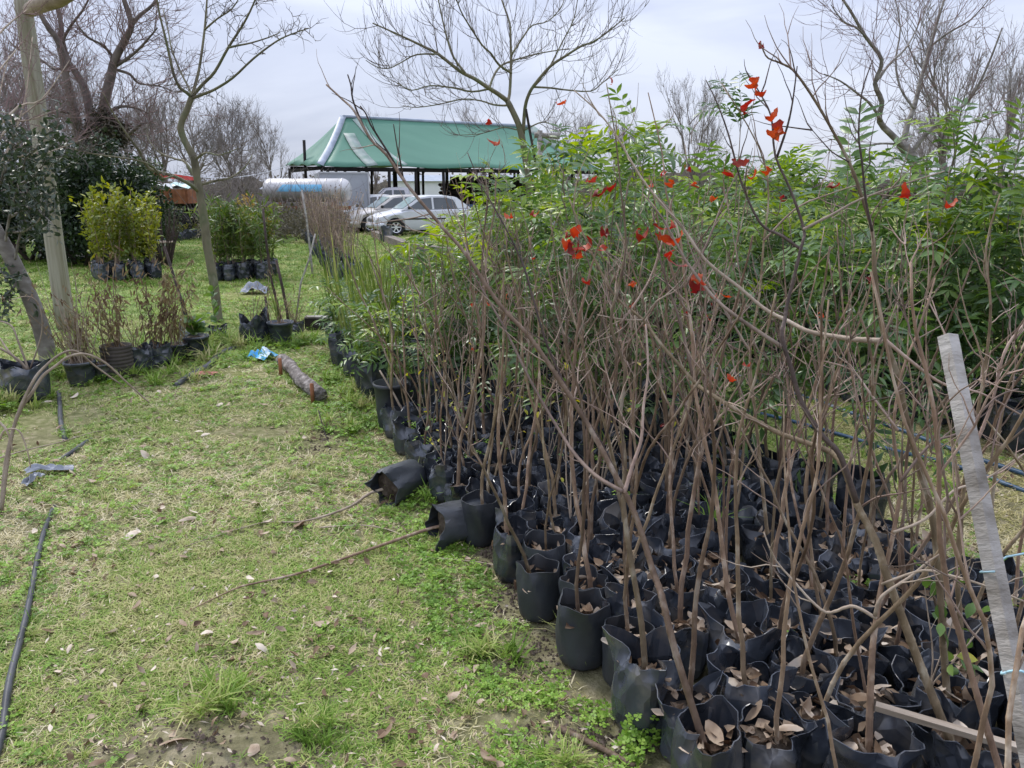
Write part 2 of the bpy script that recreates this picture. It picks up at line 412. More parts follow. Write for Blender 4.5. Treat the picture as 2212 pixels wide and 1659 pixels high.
# ------------------------------------------------------------------ mesh helpers
class MB:
    def __init__(s):
        s.v, s.f, s.m = [], [], []
    def face(s, idx, mi=0):
        s.f.append(idx)
        s.m.append(mi)
    def tube(s, pts, rads, n=6, mi=0, cap=True):
        pts = [Vector(p) for p in pts]
        k = len(pts)
        if k < 2:
            return
        if not isinstance(rads, (list, tuple)):
            rads = [rads] * k
        t0 = (pts[1] - pts[0]).normalized()
        ref = Vector((0, 0, 1)) if abs(t0.z) < .9 else Vector((1, 0, 0))
        u = t0.cross(ref).normalized()
        b0 = len(s.v)
        for i in range(k):
            if i == 0:
                t = t0
            elif i == k - 1:
                t = (pts[i] - pts[i - 1]).normalized()
            else:
                t = (pts[i + 1] - pts[i - 1]).normalized()
            u = u - t * u.dot(t)
            if u.length < 1e-6:
                u = t.orthogonal()
            u.normalize()
            v = t.cross(u)
            for j in range(n):
                a = 2 * PI * j / n
                q = pts[i] + (u * math.cos(a) + v * math.sin(a)) * rads[i]
                s.v.append((q.x, q.y, q.z))
        for i in range(k - 1):
            for j in range(n):
                j2 = (j + 1) % n
                s.face((b0 + i * n + j, b0 + i * n + j2, b0 + (i + 1) * n + j2, b0 + (i + 1) * n + j), mi)
        if cap:
            s.face(tuple(b0 + j for j in range(n))[::-1], mi)
            s.face(tuple(b0 + (k - 1) * n + j for j in range(n)), mi)
    def box(s, c, d, rot=None, mi=0):
        b0 = len(s.v)
        for sx in (-.5, .5):
            for sy in (-.5, .5):
                for sz in (-.5, .5):
                    q = Vector((sx * d[0], sy * d[1], sz * d[2]))
                    if rot is not None:
                        q = rot @ q
                    q = q + Vector(c)
                    s.v.append((q.x, q.y, q.z))
        for q in ((0, 1, 3, 2), (4, 6, 7, 5), (0, 4, 5, 1), (2, 3, 7, 6), (0, 2, 6, 4), (1, 5, 7, 3)):
            s.face(tuple(b0 + i for i in q), mi)
    def lathe(s, prof, n=20, mi=0, c=(0, 0, 0)):
        b0 = len(s.v)
        for r, z in prof:
            for j in range(n):
                a = 2 * PI * j / n
                s.v.append((c[0] + r * math.cos(a), c[1] + r * math.sin(a), c[2] + z))
        for i in range(len(prof) - 1):
            for j in range(n):
                j2 = (j + 1) % n
                s.face((b0 + i * n + j, b0 + i * n + j2, b0 + (i + 1) * n + j2, b0 + (i + 1) * n + j), mi)
    def poly(s, pts, mi=0):
        b0 = len(s.v)
        s.v += [tuple(p) for p in pts]
        s.face(tuple(range(b0, b0 + len(pts))), mi)
    def leaf(s, base, d, up, ln, wd, fold=.25, curl=0., mi=0, segs=3):
        d = Vector(d).normalized()
        up = Vector(up)
        side = d.cross(up)
        if side.length < 1e-5:
            side = d.orthogonal()
        side.normalize()
        nrm = side.cross(d).normalized()
        base = Vector(base)
        prof = {2: [.0, 1, 0.], 3: [.05, 1, .72, 0.], 4: [.05, .8, 1, .62, 0.]}[segs]
        b0 = len(s.v)
        p = base.copy()
        dd = d.copy()
        rows = []
        for i, wv in enumerate(prof):
            if i:
                q = Matrix.Rotation(-curl / segs, 3, side)
                dd = q @ dd
                p = p + dd * (ln / segs)
            nn = side.cross(dd).normalized()
            if wv < .01:
                rows.append((len(s.v),))
                s.v.append(tuple(p))
            else:
                h = wd * .5 * wv
                rows.append((len(s.v), len(s.v) + 1, len(s.v) + 2))
                s.v.append(tuple(p - side * h + nn * h * fold))
                s.v.append(tuple(p))
                s.v.append(tuple(p + side * h + nn * h * fold))
        for a, b in zip(rows, rows[1:]):
            if len(a) == 3 and len(b) == 3:
                s.face((a[0], a[1], b[1], b[0]), mi)
                s.face((a[1], a[2], b[2], b[1]), mi)
            elif len(b) == 1 and len(a) == 3:
                s.face((a[0], a[1], b[0]), mi)
                s.face((a[1], a[2], b[0]), mi)
            elif len(a) == 1 and len(b) == 3:
                s.face((a[0], b[1], b[0]), mi)
                s.face((a[0], b[2], b[1]), mi)
    def mesh(s, name, mats, smooth=True):
        me = bpy.data.meshes.new(name)
        me.from_pydata(s.v, [], s.f)
        for k in (mats if isinstance(mats, (list, tuple)) else [mats]):
            me.materials.append(MATS[k])
        if s.m and max(s.m) > 0:
            me.polygons.foreach_set('material_index', s.m)
        if smooth:
            me.polygons.foreach_set('use_smooth', [True] * len(me.polygons))
        me.update()
        return me
    def build(s, name, mats, parent=None, smooth=True, loc=(0, 0, 0)):
        return ob(name, s.mesh(name, mats, smooth), parent, loc=loc)
def ob(name, mesh, parent=None, loc=(0, 0, 0), mtx=None):
    o = bpy.data.objects.new(name, mesh)
    COL.objects.link(o)
    if parent is not None:
        o.parent = parent
    if mtx is not None:
        o.matrix_basis = mtx
    else:
        o.location = loc
    return o
def tag(o, label, cat, group=None):
    o['label'] = label
    o['category'] = cat
    if group:
        o['group'] = group
    return o
def thing(name, label, cat, loc=(0, 0, 0), rz=0, group=None, scale=1):
    e = bpy.data.objects.new(name, None)
    e.empty_display_size = .1
    COL.objects.link(e)
    e.location = loc
    e.rotation_euler = (0, 0, rz)
    e.scale = (scale,) * 3
    return tag(e, label, cat, group)
def shift(pts, o):
    o = Vector(o)
    return [Vector(p) - o for p in pts]
def smoothpath(pts, sub=3):
    """Catmull-Rom through the points"""
    pts = [Vector(p) for p in pts]
    if len(pts) < 3:
        return pts
    out = []
    for i in range(len(pts) - 1):
        p0 = pts[max(i - 1, 0)]
        p1, p2 = pts[i], pts[i + 1]
        p3 = pts[min(i + 2, len(pts) - 1)]
        for k in range(sub):
            t = k / sub
            out.append(.5 * ((2 * p1) + (p2 - p0) * t + (2 * p0 - 5 * p1 + 4 * p2 - p3) * t * t + (3 * p1 - p0 - 3 * p2 + p3) * t ** 3))
    out.append(pts[-1])
    return out
def lerp(a, b, t):
    return a + (b - a) * t
def rdir(rr):
    z = rr.uniform(-1, 1)
    a = rr.uniform(0, 2 * PI)
    q = math.sqrt(1 - z * z)
    return Vector((q * math.cos(a), q * math.sin(a), z))

# ------------------------------------------------------------------ the ground and what grows on it
BARE = [(G(440, 1625), .34, .17), (G(1165, 1400), .16, .2), (G(1060, 1185), .14, .16), (G(705, 945), .16, .45), (G(540, 935), .38, .14), (G(1290, 1590), .22, .1),
        (G(330, 812), .8, .14), (G(120, 905), .35, .3), (G(1110, 1290), .1, .2), (G(690, 720), .35, .12), (G(60, 950), .3, .4), (G(560, 640), .8, .3), (G(1120, 1560), .2, .05)]
def bare(x, y):
    b = 0
    for c, rx, ry in BARE:
        d = ((x - c.x) / rx) ** 2 + ((y - c.y) / ry) ** 2
        b = max(b, 1 - d * .55)
    return b
MOUND = G(440, 1640)
def gh(x, y):
    d = math.hypot(x, y)
    k = max(0., 1 - d / 40.)
    z = .010 * k * mnoise.noise((x * 1.3, y * 1.3, 0)) + .007 * k * mnoise.noise((x * 5, y * 5, 3))
    q = ((x - MOUND.x) / .3) ** 2 + ((y - MOUND.y) / .17) ** 2
    if q < 4:
        z += .05 * math.exp(-q * 1.2) * (1 + .5 * mnoise.noise((x * 25, y * 25, 1)))
    return z
def spaced(lims):
    out = []
    for a, b, st in lims:
        n = max(1, int(round((b - a) / st)))
        out += [a + (b - a) * i / n for i in range(n)]
    return out + [lims[-1][1]]
gx = spaced([(-900, -60, 120), (-60, -12, 6), (-12, -4.5, .5), (-4.5, 4.5, .06), (4.5, 12, .5), (12, 60, 6), (60, 900, 120)])
gy = spaced([(-60, 0, 12), (0, 1.1, .3), (1.1, 6.5, .06), (6.5, 14, .4), (14, 60, 4), (60, 1000, 94)])
mb = MB()
for yy in gy:
    for xx in gx:
        mb.v.append((xx, yy, gh(xx, yy)))
nx = len(gx)
for j in range(len(gy) - 1):
    for i in range(nx - 1):
        mb.face((j * nx + i, j * nx + i + 1, (j + 1) * nx + i + 1, (j + 1) * nx + i))
ground = mb.build('ground', 'ground')
ground['kind'] = 'structure'

def blade_mesh(name, n, rad, l0, l1, wid, lean0, lean1, mat, seed):
    rr = random.Random(seed)
    m = MB()
    for i in range(n):
        a, q = rr.uniform(0, 2 * PI), rad * math.sqrt(rr.random())
        b = Vector((q * math.cos(a), q * math.sin(a), -.002))
        az = rr.uniform(0, 2 * PI)
        ln, le = rr.uniform(l0, l1), rr.uniform(lean0, lean1)
        d1 = Vector((math.cos(az) * math.sin(le), math.sin(az) * math.sin(le), math.cos(le)))
        le2 = min(le + rr.uniform(.2, .8), 1.62)
        d2 = Vector((math.cos(az) * math.sin(le2), math.sin(az) * math.sin(le2), math.cos(le2)))
        s = Vector((-math.sin(az), math.cos(az), 0)) * wid * rr.uniform(.7, 1.3) * .5
        p1 = b + d1 * ln * .5
        p2 = p1 + d2 * ln * .5
        k = len(m.v)
        m.v += [tuple(b - s), tuple(b + s), tuple(p1 + s * .8), tuple(p1 - s * .8), tuple(p2)]
        m.face((k, k + 1, k + 2, k + 3))
        m.face((k + 3, k + 2, k + 4))
    return m.mesh(name, mat)
def clover_mesh(name, n, rad, size, hgt, seed, mat='clover_leaf'):
    rr = random.Random(seed)
    m = MB()
    for i in range(n):
        a, q = rr.uniform(0, 2 * PI), rad * math.sqrt(rr.random())
        h = hgt * rr.uniform(.35, 1) * (1 - .5 * (q / max(rad, .001)) ** 2)
        c = Vector((q * math.cos(a), q * math.sin(a), h))
        tilt = Matrix.Rotation(rr.uniform(-.5, .5), 3, 'X') @ Matrix.Rotation(rr.uniform(-.5, .5), 3, 'Y')
        r0 = rr.uniform(0, 2 * PI)
        for k in range(3):
            th = r0 + k * 2 * PI / 3
            sz = size * rr.uniform(.8, 1.2)
            d = tilt @ Vector((math.cos(th), math.sin(th), .1))
            s = tilt @ Vector((-math.sin(th), math.cos(th), 0))
            b0 = len(m.v)
            m.v += [tuple(c), tuple(c + d * sz * .6 - s * sz * .5), tuple(c + d * sz), tuple(c + d * sz * .6 + s * sz * .5)]
            m.face((b0, b0 + 1, b0 + 2, b0 + 3))
    return m.mesh(name, mat)
lib = bpy.data.collections.new('turf_pieces')          # pieces handed to the scatter, ordered by name
def libadd(i, me):
    o = bpy.data.objects.new('turf_%02d' % i, me)
    lib.objects.link(o)
for i in range(3):
    libadd(i, blade_mesh('turf_green', 13, .035, .022, .048, .0042, .75, 1.45, 'grass_green', i))          # 0-2 mown green
for i in range(3):
    libadd(3 + i, blade_mesh('turf_straw', 11, .04, .025, .06, .0036, 1.1, 1.55, 'grass_straw', 10 + i))   # 3-5 bleached thatch
for i in range(2):
    libadd(6 + i, clover_mesh('turf_clover', 10, .042, .0095, .026, 20 + i))                                   # 6-7 clover
libadd(8, blade_mesh('turf_tuft', 22, .02, .06, .13, .006, .25, 1.15, 'grass_green', 31))                  # 8 taller tuft
libadd(9, blade_mesh('turf_tuft', 26, .10, .05, .10, .010, .5, 1.35, 'grass_green', 33))                   # 9-10 coarse far turf
libadd(10, blade_mesh('turf_tuft', 26, .10, .05, .10, .009, .7, 1.45, 'grass_straw', 34))
def scatter(name, pts, idx, scl):
    n = len(pts)
    me = bpy.data.meshes.new(name)
    me.vertices.add(n)
    me.vertices.foreach_set('co', np.asarray(pts, dtype=np.float32).ravel())
    a = me.attributes.new('piece', 'INT', 'POINT')
    a.data.foreach_set('value', np.asarray(idx, dtype=np.int32))
    a = me.attributes.new('size', 'FLOAT', 'POINT')
    a.data.foreach_set('value', np.asarray(scl, dtype=np.float32))
    a = me.attributes.new('turn', 'FLOAT_VECTOR', 'POINT')
    tv = np.zeros((n, 3), np.float32)
    tv[:, 2] = rng.uniform(0, 6.28, n)
    tv[:, 0] = rng.normal(0, .12, n)
    tv[:, 1] = rng.normal(0, .12, n)
    a.data.foreach_set('vector', tv.ravel())
    o = ob(name, me)
    g = bpy.data.node_groups.new(name, 'GeometryNodeTree')
    g.interface.new_socket('Geometry', in_out='INPUT', socket_type='NodeSocketGeometry')
    g.interface.new_socket('Geometry', in_out='OUTPUT', socket_type='NodeSocketGeometry')
    gi, go = N(g, 'NodeGroupInput'), N(g, 'NodeGroupOutput')
    ip = N(g, 'GeometryNodeInstanceOnPoints')
    ci = N(g, 'GeometryNodeCollectionInfo')
    ci.inputs[0].default_value = lib
    ci.inputs['Separate Children'].default_value = True
    ci.inputs['Reset Children'].default_value = True
    def attr(nm, ty):
        q = N(g, 'GeometryNodeInputNamedAttribute', data_type=ty)
        q.inputs[0].default_value = nm
        return q
    l = g.links.new
    l(gi.outputs[0], ip.inputs['Points'])
    l(ci.outputs[0], ip.inputs['Instance'])
    ip.inputs['Pick Instance'].default_value = True
    l(attr('piece', 'INT').outputs[0], ip.inputs['Instance Index'])
    l(attr('turn', 'FLOAT_VECTOR').outputs[0], ip.inputs['Rotation'])
    l(attr('size', 'FLOAT').outputs[0], ip.inputs['Scale'])
    l(ip.outputs[0], go.inputs[0])
    md = o.modifiers.new('scatter', 'NODES')
    md.node_group = g
    return o
def in_view(x, y, m=.25):
    return abs(x) < .70 * y + m
def p_of(x, y):
    return x * .93 + y * .37
def t_of(x, y):
    return -x * .37 + y * .93
GP, GI, GS = [], [], []
def turf(n, x0, x1, y0, y1, s0, s1, far=False):
    xs, ys = rng.uniform(x0, x1, n), rng.uniform(y0, y1, n)
    rv = rng.random(n)
    rv2 = rng.random(n)
    ss = rng.uniform(s0, s1, n)
    for x, y, r_, r2, s_ in zip(xs, ys, rv, rv2, ss):
        if not in_view(x, y):
            continue
        p, t = p_of(x, y), t_of(x, y)
        if 1.02 < p < 2.9 and .2 < t < 5.0:
            continue
        b = bare(x, y)
        if b > 0 and r_ < b * 1.1:
            continue
        nn = mnoise.noise((x * .9, y * .9, 5.3)) + .45 * mnoise.noise((x * 3.2, y * 3.2, 1.3))
        dry = .6 + 1.1 * nn
        if p > 2.9:
            dry += .3
        if y > 6.5:
            dry -= .62 if y > 10 else .45
        if 7.9 < y < 9.6:
            dry += .22
        edge = abs(p - .95) < .28 and 1.5 < t < 7.5
        if far:
            k = 10 if r2 < dry * .6 else 9
        elif r2 < dry * .75:
            k = 3 + int(rng.integers(3))
        elif r2 > (.90 - .25 * nn if not edge else .6):
            k = 6 + int(rng.integers(2))
        elif r2 > .885 - .25 * nn:
            k = 8
            s_ *= .6
        else:
            k = int(rng.integers(3))
        GP.append((x, y, gh(x, y)))
        GI.append(k)
        GS.append(s_)
turf(23000, -2.6, 2.6, 1.25, 3.4, .7, 1.15)
turf(24000, -4.6, 4.6, 3.4, 6.6, .9, 1.5)
turf(26000, -9.2, 6.5, 6.6, 13, 1.3, 2.2)
turf(16000, -18, 9, 13, 26, .9, 1.5, far=True)
turf(7000, -24, 16, 26, 42, 1.2, 2.0, far=True)
lawn = scatter('lawn_grass', GP, GI, GS)
lawn['kind'] = 'stuff'
tag(lawn, 'short patchy green and straw-coloured grass with clover covering the ground', 'grass')
# taller weeds: clover cushions and grass tufts at the foot of the bags
WP, WI, WS = [], [], []
def weed(c, n, rx, ry, ks, s0, s1, zmax=.04):
    for i in range(n):
        a, q = rng.uniform(0, 2 * PI), math.sqrt(rng.random())
        x, y = c.x + rx * q * math.cos(a), c.y + ry * q * math.sin(a)
        WP.append((x, y, c.z + gh(x, y) + zmax * rng.random() * (1 - q * q)))
        WI.append(ks[int(rng.integers(len(ks)))])
        WS.append(rng.uniform(s0, s1))
weed(G(1390, 1612), 16, .05, .06, (6, 7), 1.1, 1.6, .1)
weed(G(1310, 1560), 9, .05, .06, (6, 7), .9, 1.3, .06)
weed(G(1245, 1400), 14, .05, .1, (6, 7, 8), .8, 1.2, .05)
weed(G(900, 1075), 34, .16, .16, (6, 7, 8, 6), .9, 1.5, .05)
weed(G(780, 900), 90, .35, .5, (6, 7, 6, 8), 1.2, 2.0, .07)
weed(G(800, 830), 80, .45, .4, (6, 7, 8), 1.2, 2.0, .07)
weed(G(500, 745), 130, 1.0, .3, (6, 7, 8, 8), 1.4, 2.4, .08)
weed(G(640, 740), 60, .6, .2, (6, 7, 8), 1.4, 2.2, .06)
weed(G(420, 780), 70, .9, .25, (6, 7, 8), 1.2, 2.2, .08)
weed(G(250, 820), 70, .9, .3, (6, 7, 8), 1.2, 2.0, .06)
weed(G(20, 880), 40, .25, .35, (8, 7, 8), 1.4, 2.4, .08)
weed(G(460, 1560), 6, .10, .05, (8,), .8, 1.3)
weed(G(700, 1590), 8, .12, .06, (8,), .7, 1.1)
weed(G(1075, 1420), 9, .12, .05, (8,), .8, 1.3)
weed(G(480, 1500), 6, .14, .05, (8,), .8, 1.2)
weed(G(1200, 1650), 5, .1, .05, (8,), .7, 1.1)
weed(G(980, 1170), 5, .1, .06, (8,), .9, 1.3)
for line in (((5, 1600), (22, 1480), (60, 1330), (85, 1200), (110, 1110)), ((130, 870), (132, 915), (142, 950)), ((120, 1000), (190, 957)), ((385, 833), (450, 795), (500, 758)), ((612, 800), (650, 838), (690, 880)), ((935, 1150), (760, 1208), (540, 1268)), ((830, 1110), (900, 1095)), ((950, 1190), (1020, 1185)), ((70, 1050), (130, 1030))):
    for (xa, ya), (xb, yb) in zip(line, line[1:]):
        for k in range(22):
            f = rng.random()
            c = G(lerp(xa, xb, f) + rng.normal(0, 5), lerp(ya, yb, f) + rng.normal(0, 3))
            WP.append((c.x, c.y, gh(c.x, c.y)))
            WI.append((0, 1, 2, 3, 6, 8)[int(rng.integers(6))])
            WS.append(rng.uniform(.5, .75) if WI[-1] == 8 else rng.uniform(.9, 1.5))
weeds = scatter('clover_weeds', WP, WI, WS)
weeds['kind'] = 'stuff'
tag(weeds, 'bright green clover and grass weeds crowding the feet of the bags', 'weeds')

SC = MB()
rr = random.Random(19)
for i in range(2600):
    c, rx, ry = rr.choice(BARE[:4] + BARE[5:6] + BARE[8:9])
    a, q = rr.uniform(0, 6.28), rr.random() ** .7 * 1.1
    x, y = c.x + rx * q * math.cos(a), c.y + ry * q * math.sin(a)
    r_ = rr.uniform(.002, .006) if rr.random() < .85 else rr.uniform(.006, .013)
    z = gh(x, y) + r_ * .3
    vs_ = [Vector((x, y, z)) + Vector(v) * r_ * rr.uniform(.6, 1.3) for v in ((1, 0, 0), (0, 1, 0), (-1, 0, 0), (0, -1, 0), (0, 0, 1), (0, 0, -.6))]
    b = len(SC.v)
    SC.v += [tuple(v) for v in vs_]
    for f in ((0, 1, 4), (1, 2, 4), (2, 3, 4), (3, 0, 4), (1, 0, 5), (2, 1, 5), (3, 2, 5), (0, 3, 5)):
        SC.face(tuple(b + k for k in f))
o = SC.build('soil_crumbs', 'soil', smooth=False)
o['kind'] = 'stuff'
tag(o, 'loose crumbs of brown soil on the bare worn patches', 'soil')
# ------------------------------------------------------------------ fallen leaves
def dry_leaf_mesh(seed):
    rr = random.Random(seed)
    m = MB()
    n = 5
    k = 4
    ln, wd = 1., rr.uniform(.38, .62)
    cu, ro, tw = rr.uniform(.2, 1.3), rr.uniform(.3, 1.4), rr.uniform(-.5, .5)
    for i in range(n + 1):
        t = i / n
        wv = wd * (math.sin(PI * min(.97, .05 + t * .95)) ** .7) * rr.uniform(.85, 1.1)
        for j in range(k + 1):
            s = (j / k - .5) * 2
            a = s * ro * .6 + tw * (t - .5)
            x = wv * .5 * math.sin(s * ro * .8) / max(.3, ro * .8)
            z = wv * .5 * (1 - math.cos(a)) * 1.3 + .12 * cu * (t - .5) ** 2 * 4 + rr.uniform(-.015, .015)
            m.v.append((x + .04 * tw * math.sin(5 * t), (t - .5) * ln, z))
    for i in range(n):
        for j in range(k):
            a = i * (k + 1) + j
            m.face((a, a + 1, a + k + 2, a + k + 1))
    return m.mesh('fallen_leaf', 'dry_leaf')
DRY = [dry_leaf_mesh(s) for s in range(9)]
def drop_leaf(loc, size, label, group, rr, flat=.35):
    o = ob('fallen_leaf', rr.choice(DRY))
    o.location = loc
    o.rotation_euler = (rr.gauss(0, flat) + (PI if rr.random() < .4 else 0), rr.gauss(0, flat), rr.uniform(0, 6.28))
    o.scale = (size * rr.uniform(.8, 1.2), size, size)
    return tag(o, label, 'leaf', group)
rr = random.Random(3)
cnt = 0
while cnt < 175:
    y = 1.45 + 6.2 * rr.random() ** 1.6
    x = rr.uniform(-.7 * y, .45)
    if p_of(x, y) > .98 or not in_view(x, y, 0):
        continue
    if mnoise.noise((x * 1.1, y * 1.1, 9)) < -.15 and rr.random() < .7:
        continue
    drop_leaf((x, y, gh(x, y) + rr.uniform(.012, .028)), rr.uniform(.025, .07) if rr.random() < .85 else rr.uniform(.07, .1), 'dry curled pale brown leaf lying in the short grass of the lawn', 'dry leaves strewn over the lawn', rr)
    cnt += 1
LIT = MB()                                     # crumbs and broken leaf bits nobody could count
for i in range(4200):
    y = 1.3 + 6.5 * rr.random() ** 1.5
    x = rr.uniform(-.7 * y, .7 * y)
    p = p_of(x, y)
    if 1.0 < p < 2.85 and t_of(x, y) < 5:
        continue
    c = Vector((x, y, gh(x, y) + rr.uniform(.008, .03)))
    d = rdir(rr)
    d.z *= .35
    LIT.leaf(c, d, rdir(rr) + Vector((0, 0, 1)), rr.uniform(.012, .035), rr.uniform(.003, .012), segs=2, fold=.4)
for i in range(1500):
    y = 1.3 + 6.5 * rr.random() ** 1.4
    x = rr.uniform(-.7 * y, .7 * y)
    p = p_of(x, y)
    if 1.0 < p < 2.85 and t_of(x, y) < 5 or mnoise.noise((x * 1.3, y * 1.3, 4)) < -.05:
        continue
    d = rdir(rr)
    d.z *= .3
    LIT.leaf((x, y, gh(x, y) + rr.uniform(.01, .022)), d, rdir(rr) * .6 + Vector((0, 0, 1)), rr.uniform(.025, .055), rr.uniform(.012, .028), segs=3, fold=.6, curl=rr.uniform(-1.4, 1.4), mi=1)
lt = LIT.build('leaf_crumbs', ['dry_leaf', 'brown_leaf'])
lt['kind'] = 'stuff'
tag(lt, 'small broken bits of dry leaf scattered over the grass', 'leaf litter')

# ------------------------------------------------------------------ grow bags and bare saplings
def tri(x):
    x = x / (2 * PI)
    return 4 * abs(x - math.floor(x + .5)) - 1
def bag_mesh(seed, r=.105, h=.3, soil=.23, rim=.05, crumple=1., mat='bag', ns=40, flare=.03):
    """polythene bag: creased wall, mouth pulled out into a few pointed corners and caved in between them"""
    rr = random.Random(seed)
    waves = [(rr.randint(2, 6), rr.uniform(-26, 26), rr.uniform(0, 6.28), rr.uniform(.004, .009)) for _ in range(4)]
    fine = [(rr.randint(6, 10), rr.uniform(-60, 60), rr.uniform(0, 6.28), rr.uniform(.002, .0042)) for _ in range(3)]
    nc = rr.choice((2, 2, 3, 3, 4))
    a0 = rr.uniform(0, 6.28)
    corners = [(a0 + 2 * PI * i / nc + rr.uniform(-.35, .35), rr.uniform(.45, .95), rr.uniform(.5, 1.25), rr.uniform(.5, 1.2)) for i in range(nc)]
    caves = [(rr.uniform(0, 6.28), rr.uniform(.5, 1.0), rr.uniform(.5, 1.)) for _ in range(3)]
    zs = [0, .012, .04, .08, .12, .155, .185, .21, .23, .25, .268, .285, .3]
    zs = [z / .3 for z in zs]
    m = MB()
    def dang(a, b):
        return abs((a - b + PI) % (2 * PI) - PI)
    def ring(tz, ins):
        for j in range(ns):
            a = 2 * PI * j / ns
            lob = max(max(0, 1 - dang(a, c) / w_) * am for c, w_, am, hm in corners)
            lobz = max(max(0, 1 - dang(a, c) / w_) * hm for c, w_, am, hm in corners)
            cv = max(max(0, 1 - dang(a, c) / w_) * am for c, w_, am in caves)
            hh = h + rim * (lobz - .35) - rim * .45 * cv
            z = tz * hh
            up = min(1.25, max(0, (z - soil * .86) / max(.02, h - soil * .86)))
            rad = r * (1.0 - .16 * math.exp(-z / .012) + .04 * math.sin(PI * min(1, tz)))
            for k, sl, ph, am in waves:
                rad += crumple * am * tri(k * a + sl * z + ph) * (.4 + .9 * tz + .7 * up)
            for k, sl, ph, am in fine:
                rad += crumple * am * tri(k * a + sl * z + ph) * (.5 + up)
            rad += flare * up * (lob * 1.1 - .3) - 1.35 * flare * up * up * cv * (1 - .6 * min(1, lob))
            rad -= ins
            m.v.append((rad * math.cos(a), rad * math.sin(a), z))
    for tz in zs:
        ring(tz, 0)
    nr = len(zs)
    for tz in (1., .93, .85, soil / h - .02):
        ring(tz, .0035)
    nr2 = nr + 4
    for i in range(nr2 - 1):
        for j in range(ns):
            j2 = (j + 1) % ns
            if crumple > .5 and (i + j) % 2:
                m.face((i * ns + j, i * ns + j2, (i + 1) * ns + j))
                m.face((i * ns + j2, (i + 1) * ns + j2, (i + 1) * ns + j))
            elif crumple > .5:
                m.face((i * ns + j, i * ns + j2, (i + 1) * ns + j2))
                m.face((i * ns + j, (i + 1) * ns + j2, (i + 1) * ns + j))
            else:
                m.face((i * ns + j, i * ns + j2, (i + 1) * ns + j2, (i + 1) * ns + j))
    m.face(tuple(range(ns))[::-1])
    me = m.mesh('bag', mat)
    me.set_sharp_from_angle(angle=R(24))
    return me
def soil_mesh(seed, r=.1):
    rr = random.Random(seed)
    m = MB()
    m.v.append((0, 0, .012))
    ns = 18
    for k, q in enumerate((.3, .6, .85, 1.08)):
        for j in range(ns):
            a = 2 * PI * j / ns
            m.v.append((r * q * math.cos(a), r * q * math.sin(a), (.012 - .022 * q * q) + .009 * rr.uniform(-1, 1)))
    for j in range(ns):
        m.face((0, 1 + j, 1 + (j + 1) % ns))
    for k in range(3):
        for j in range(ns):
            j2 = (j + 1) % ns
            m.face((1 + k * ns + j, 1 + (k + 1) * ns + j, 1 + (k + 1) * ns + j2, 1 + k * ns + j2))
    return m.mesh('soil', 'soil')
BAGS = [bag_mesh(s, rim=random.Random(s).uniform(.025, .065), flare=random.Random(s + 50).uniform(.03, .052), h=.205 + .012 * (s % 4), soil=.15, r=.094) for s in range(16)]
BAGS_OLD = [bag_mesh(100 + s, rim=.014, flare=.008, crumple=.45, h=.235, soil=.18, r=.092, mat='bag_old') for s in range(4)]
BAGS_FAR = [bag_mesh(200 + s, ns=12, rim=.03) for s in range(5)]
SOILS = [soil_mesh(s, r=.077) for s in range(4)]
SOILS_BIG = [soil_mesh(s, r=.1) for s in range(4)]
CLOVERS = [clover_mesh('clover', 16, .055, .0125, .05, 300 + s) for s in range(3)]
TUFTS = [blade_mesh('grass_tuft', 16, .02, .14, .30, .007, .15, .8, 'grass_green', 320 + s) for s in range(3)]

def stem_path(rr, H, wob=.012, step=.07, lean=(0, 0)):
    pts = [Vector((0, 0, -.03)), Vector((0, 0, .0))]
    d = Vector((rr.gauss(0, .045) + lean[0], rr.gauss(0, .045) + lean[1], 1)).normalized()
    p = pts[-1].copy()
    n = max(4, int(H / step))
    bow = Vector((rr.gauss(0, .012), rr.gauss(0, .012), 0))
    for i in range(n):
        d = (d + Vector((rr.gauss(0, wob * 6), rr.gauss(0, wob * 6), 0)) + bow).normalized()
        d.z = max(d.z, .55)
        p = p + d * (H / n) * rr.uniform(.85, 1.15)
        pts.append(p.copy())
    return pts
def ringed(pts, rads, rr, amt=.16):
    """add a swollen joint at some of the points"""
    P2, R2 = [], []
    for i, (p, r) in enumerate(zip(pts, rads)):
        if 1 < i < len(pts) - 1:
            d = (pts[i + 1] - pts[i - 1]).normalized()
            P2 += [p - d * .006, p, p + d * .006]
            R2 += [r, r * (1 + amt), r * .99]
        else:
            P2.append(p)
            R2.append(r)
    return P2, R2
def grow(m, rr, start, d, ln, r, up=.12, seg=5, n=4, jit=.16, mi=0):
    pts, p, d = [start.copy()], start.copy(), d.normalized()
    for i in range(seg):
        d = (d + Vector((rr.gauss(0, jit), rr.gauss(0, jit), rr.gauss(0, jit) + up))).normalized()
        p = p + d * ln / seg
        pts.append(p.copy())
    m.tube(pts, [r * (1 - .75 * i / seg) for i in range(seg + 1)], n=n, cap=False, mi=mi)
    return pts
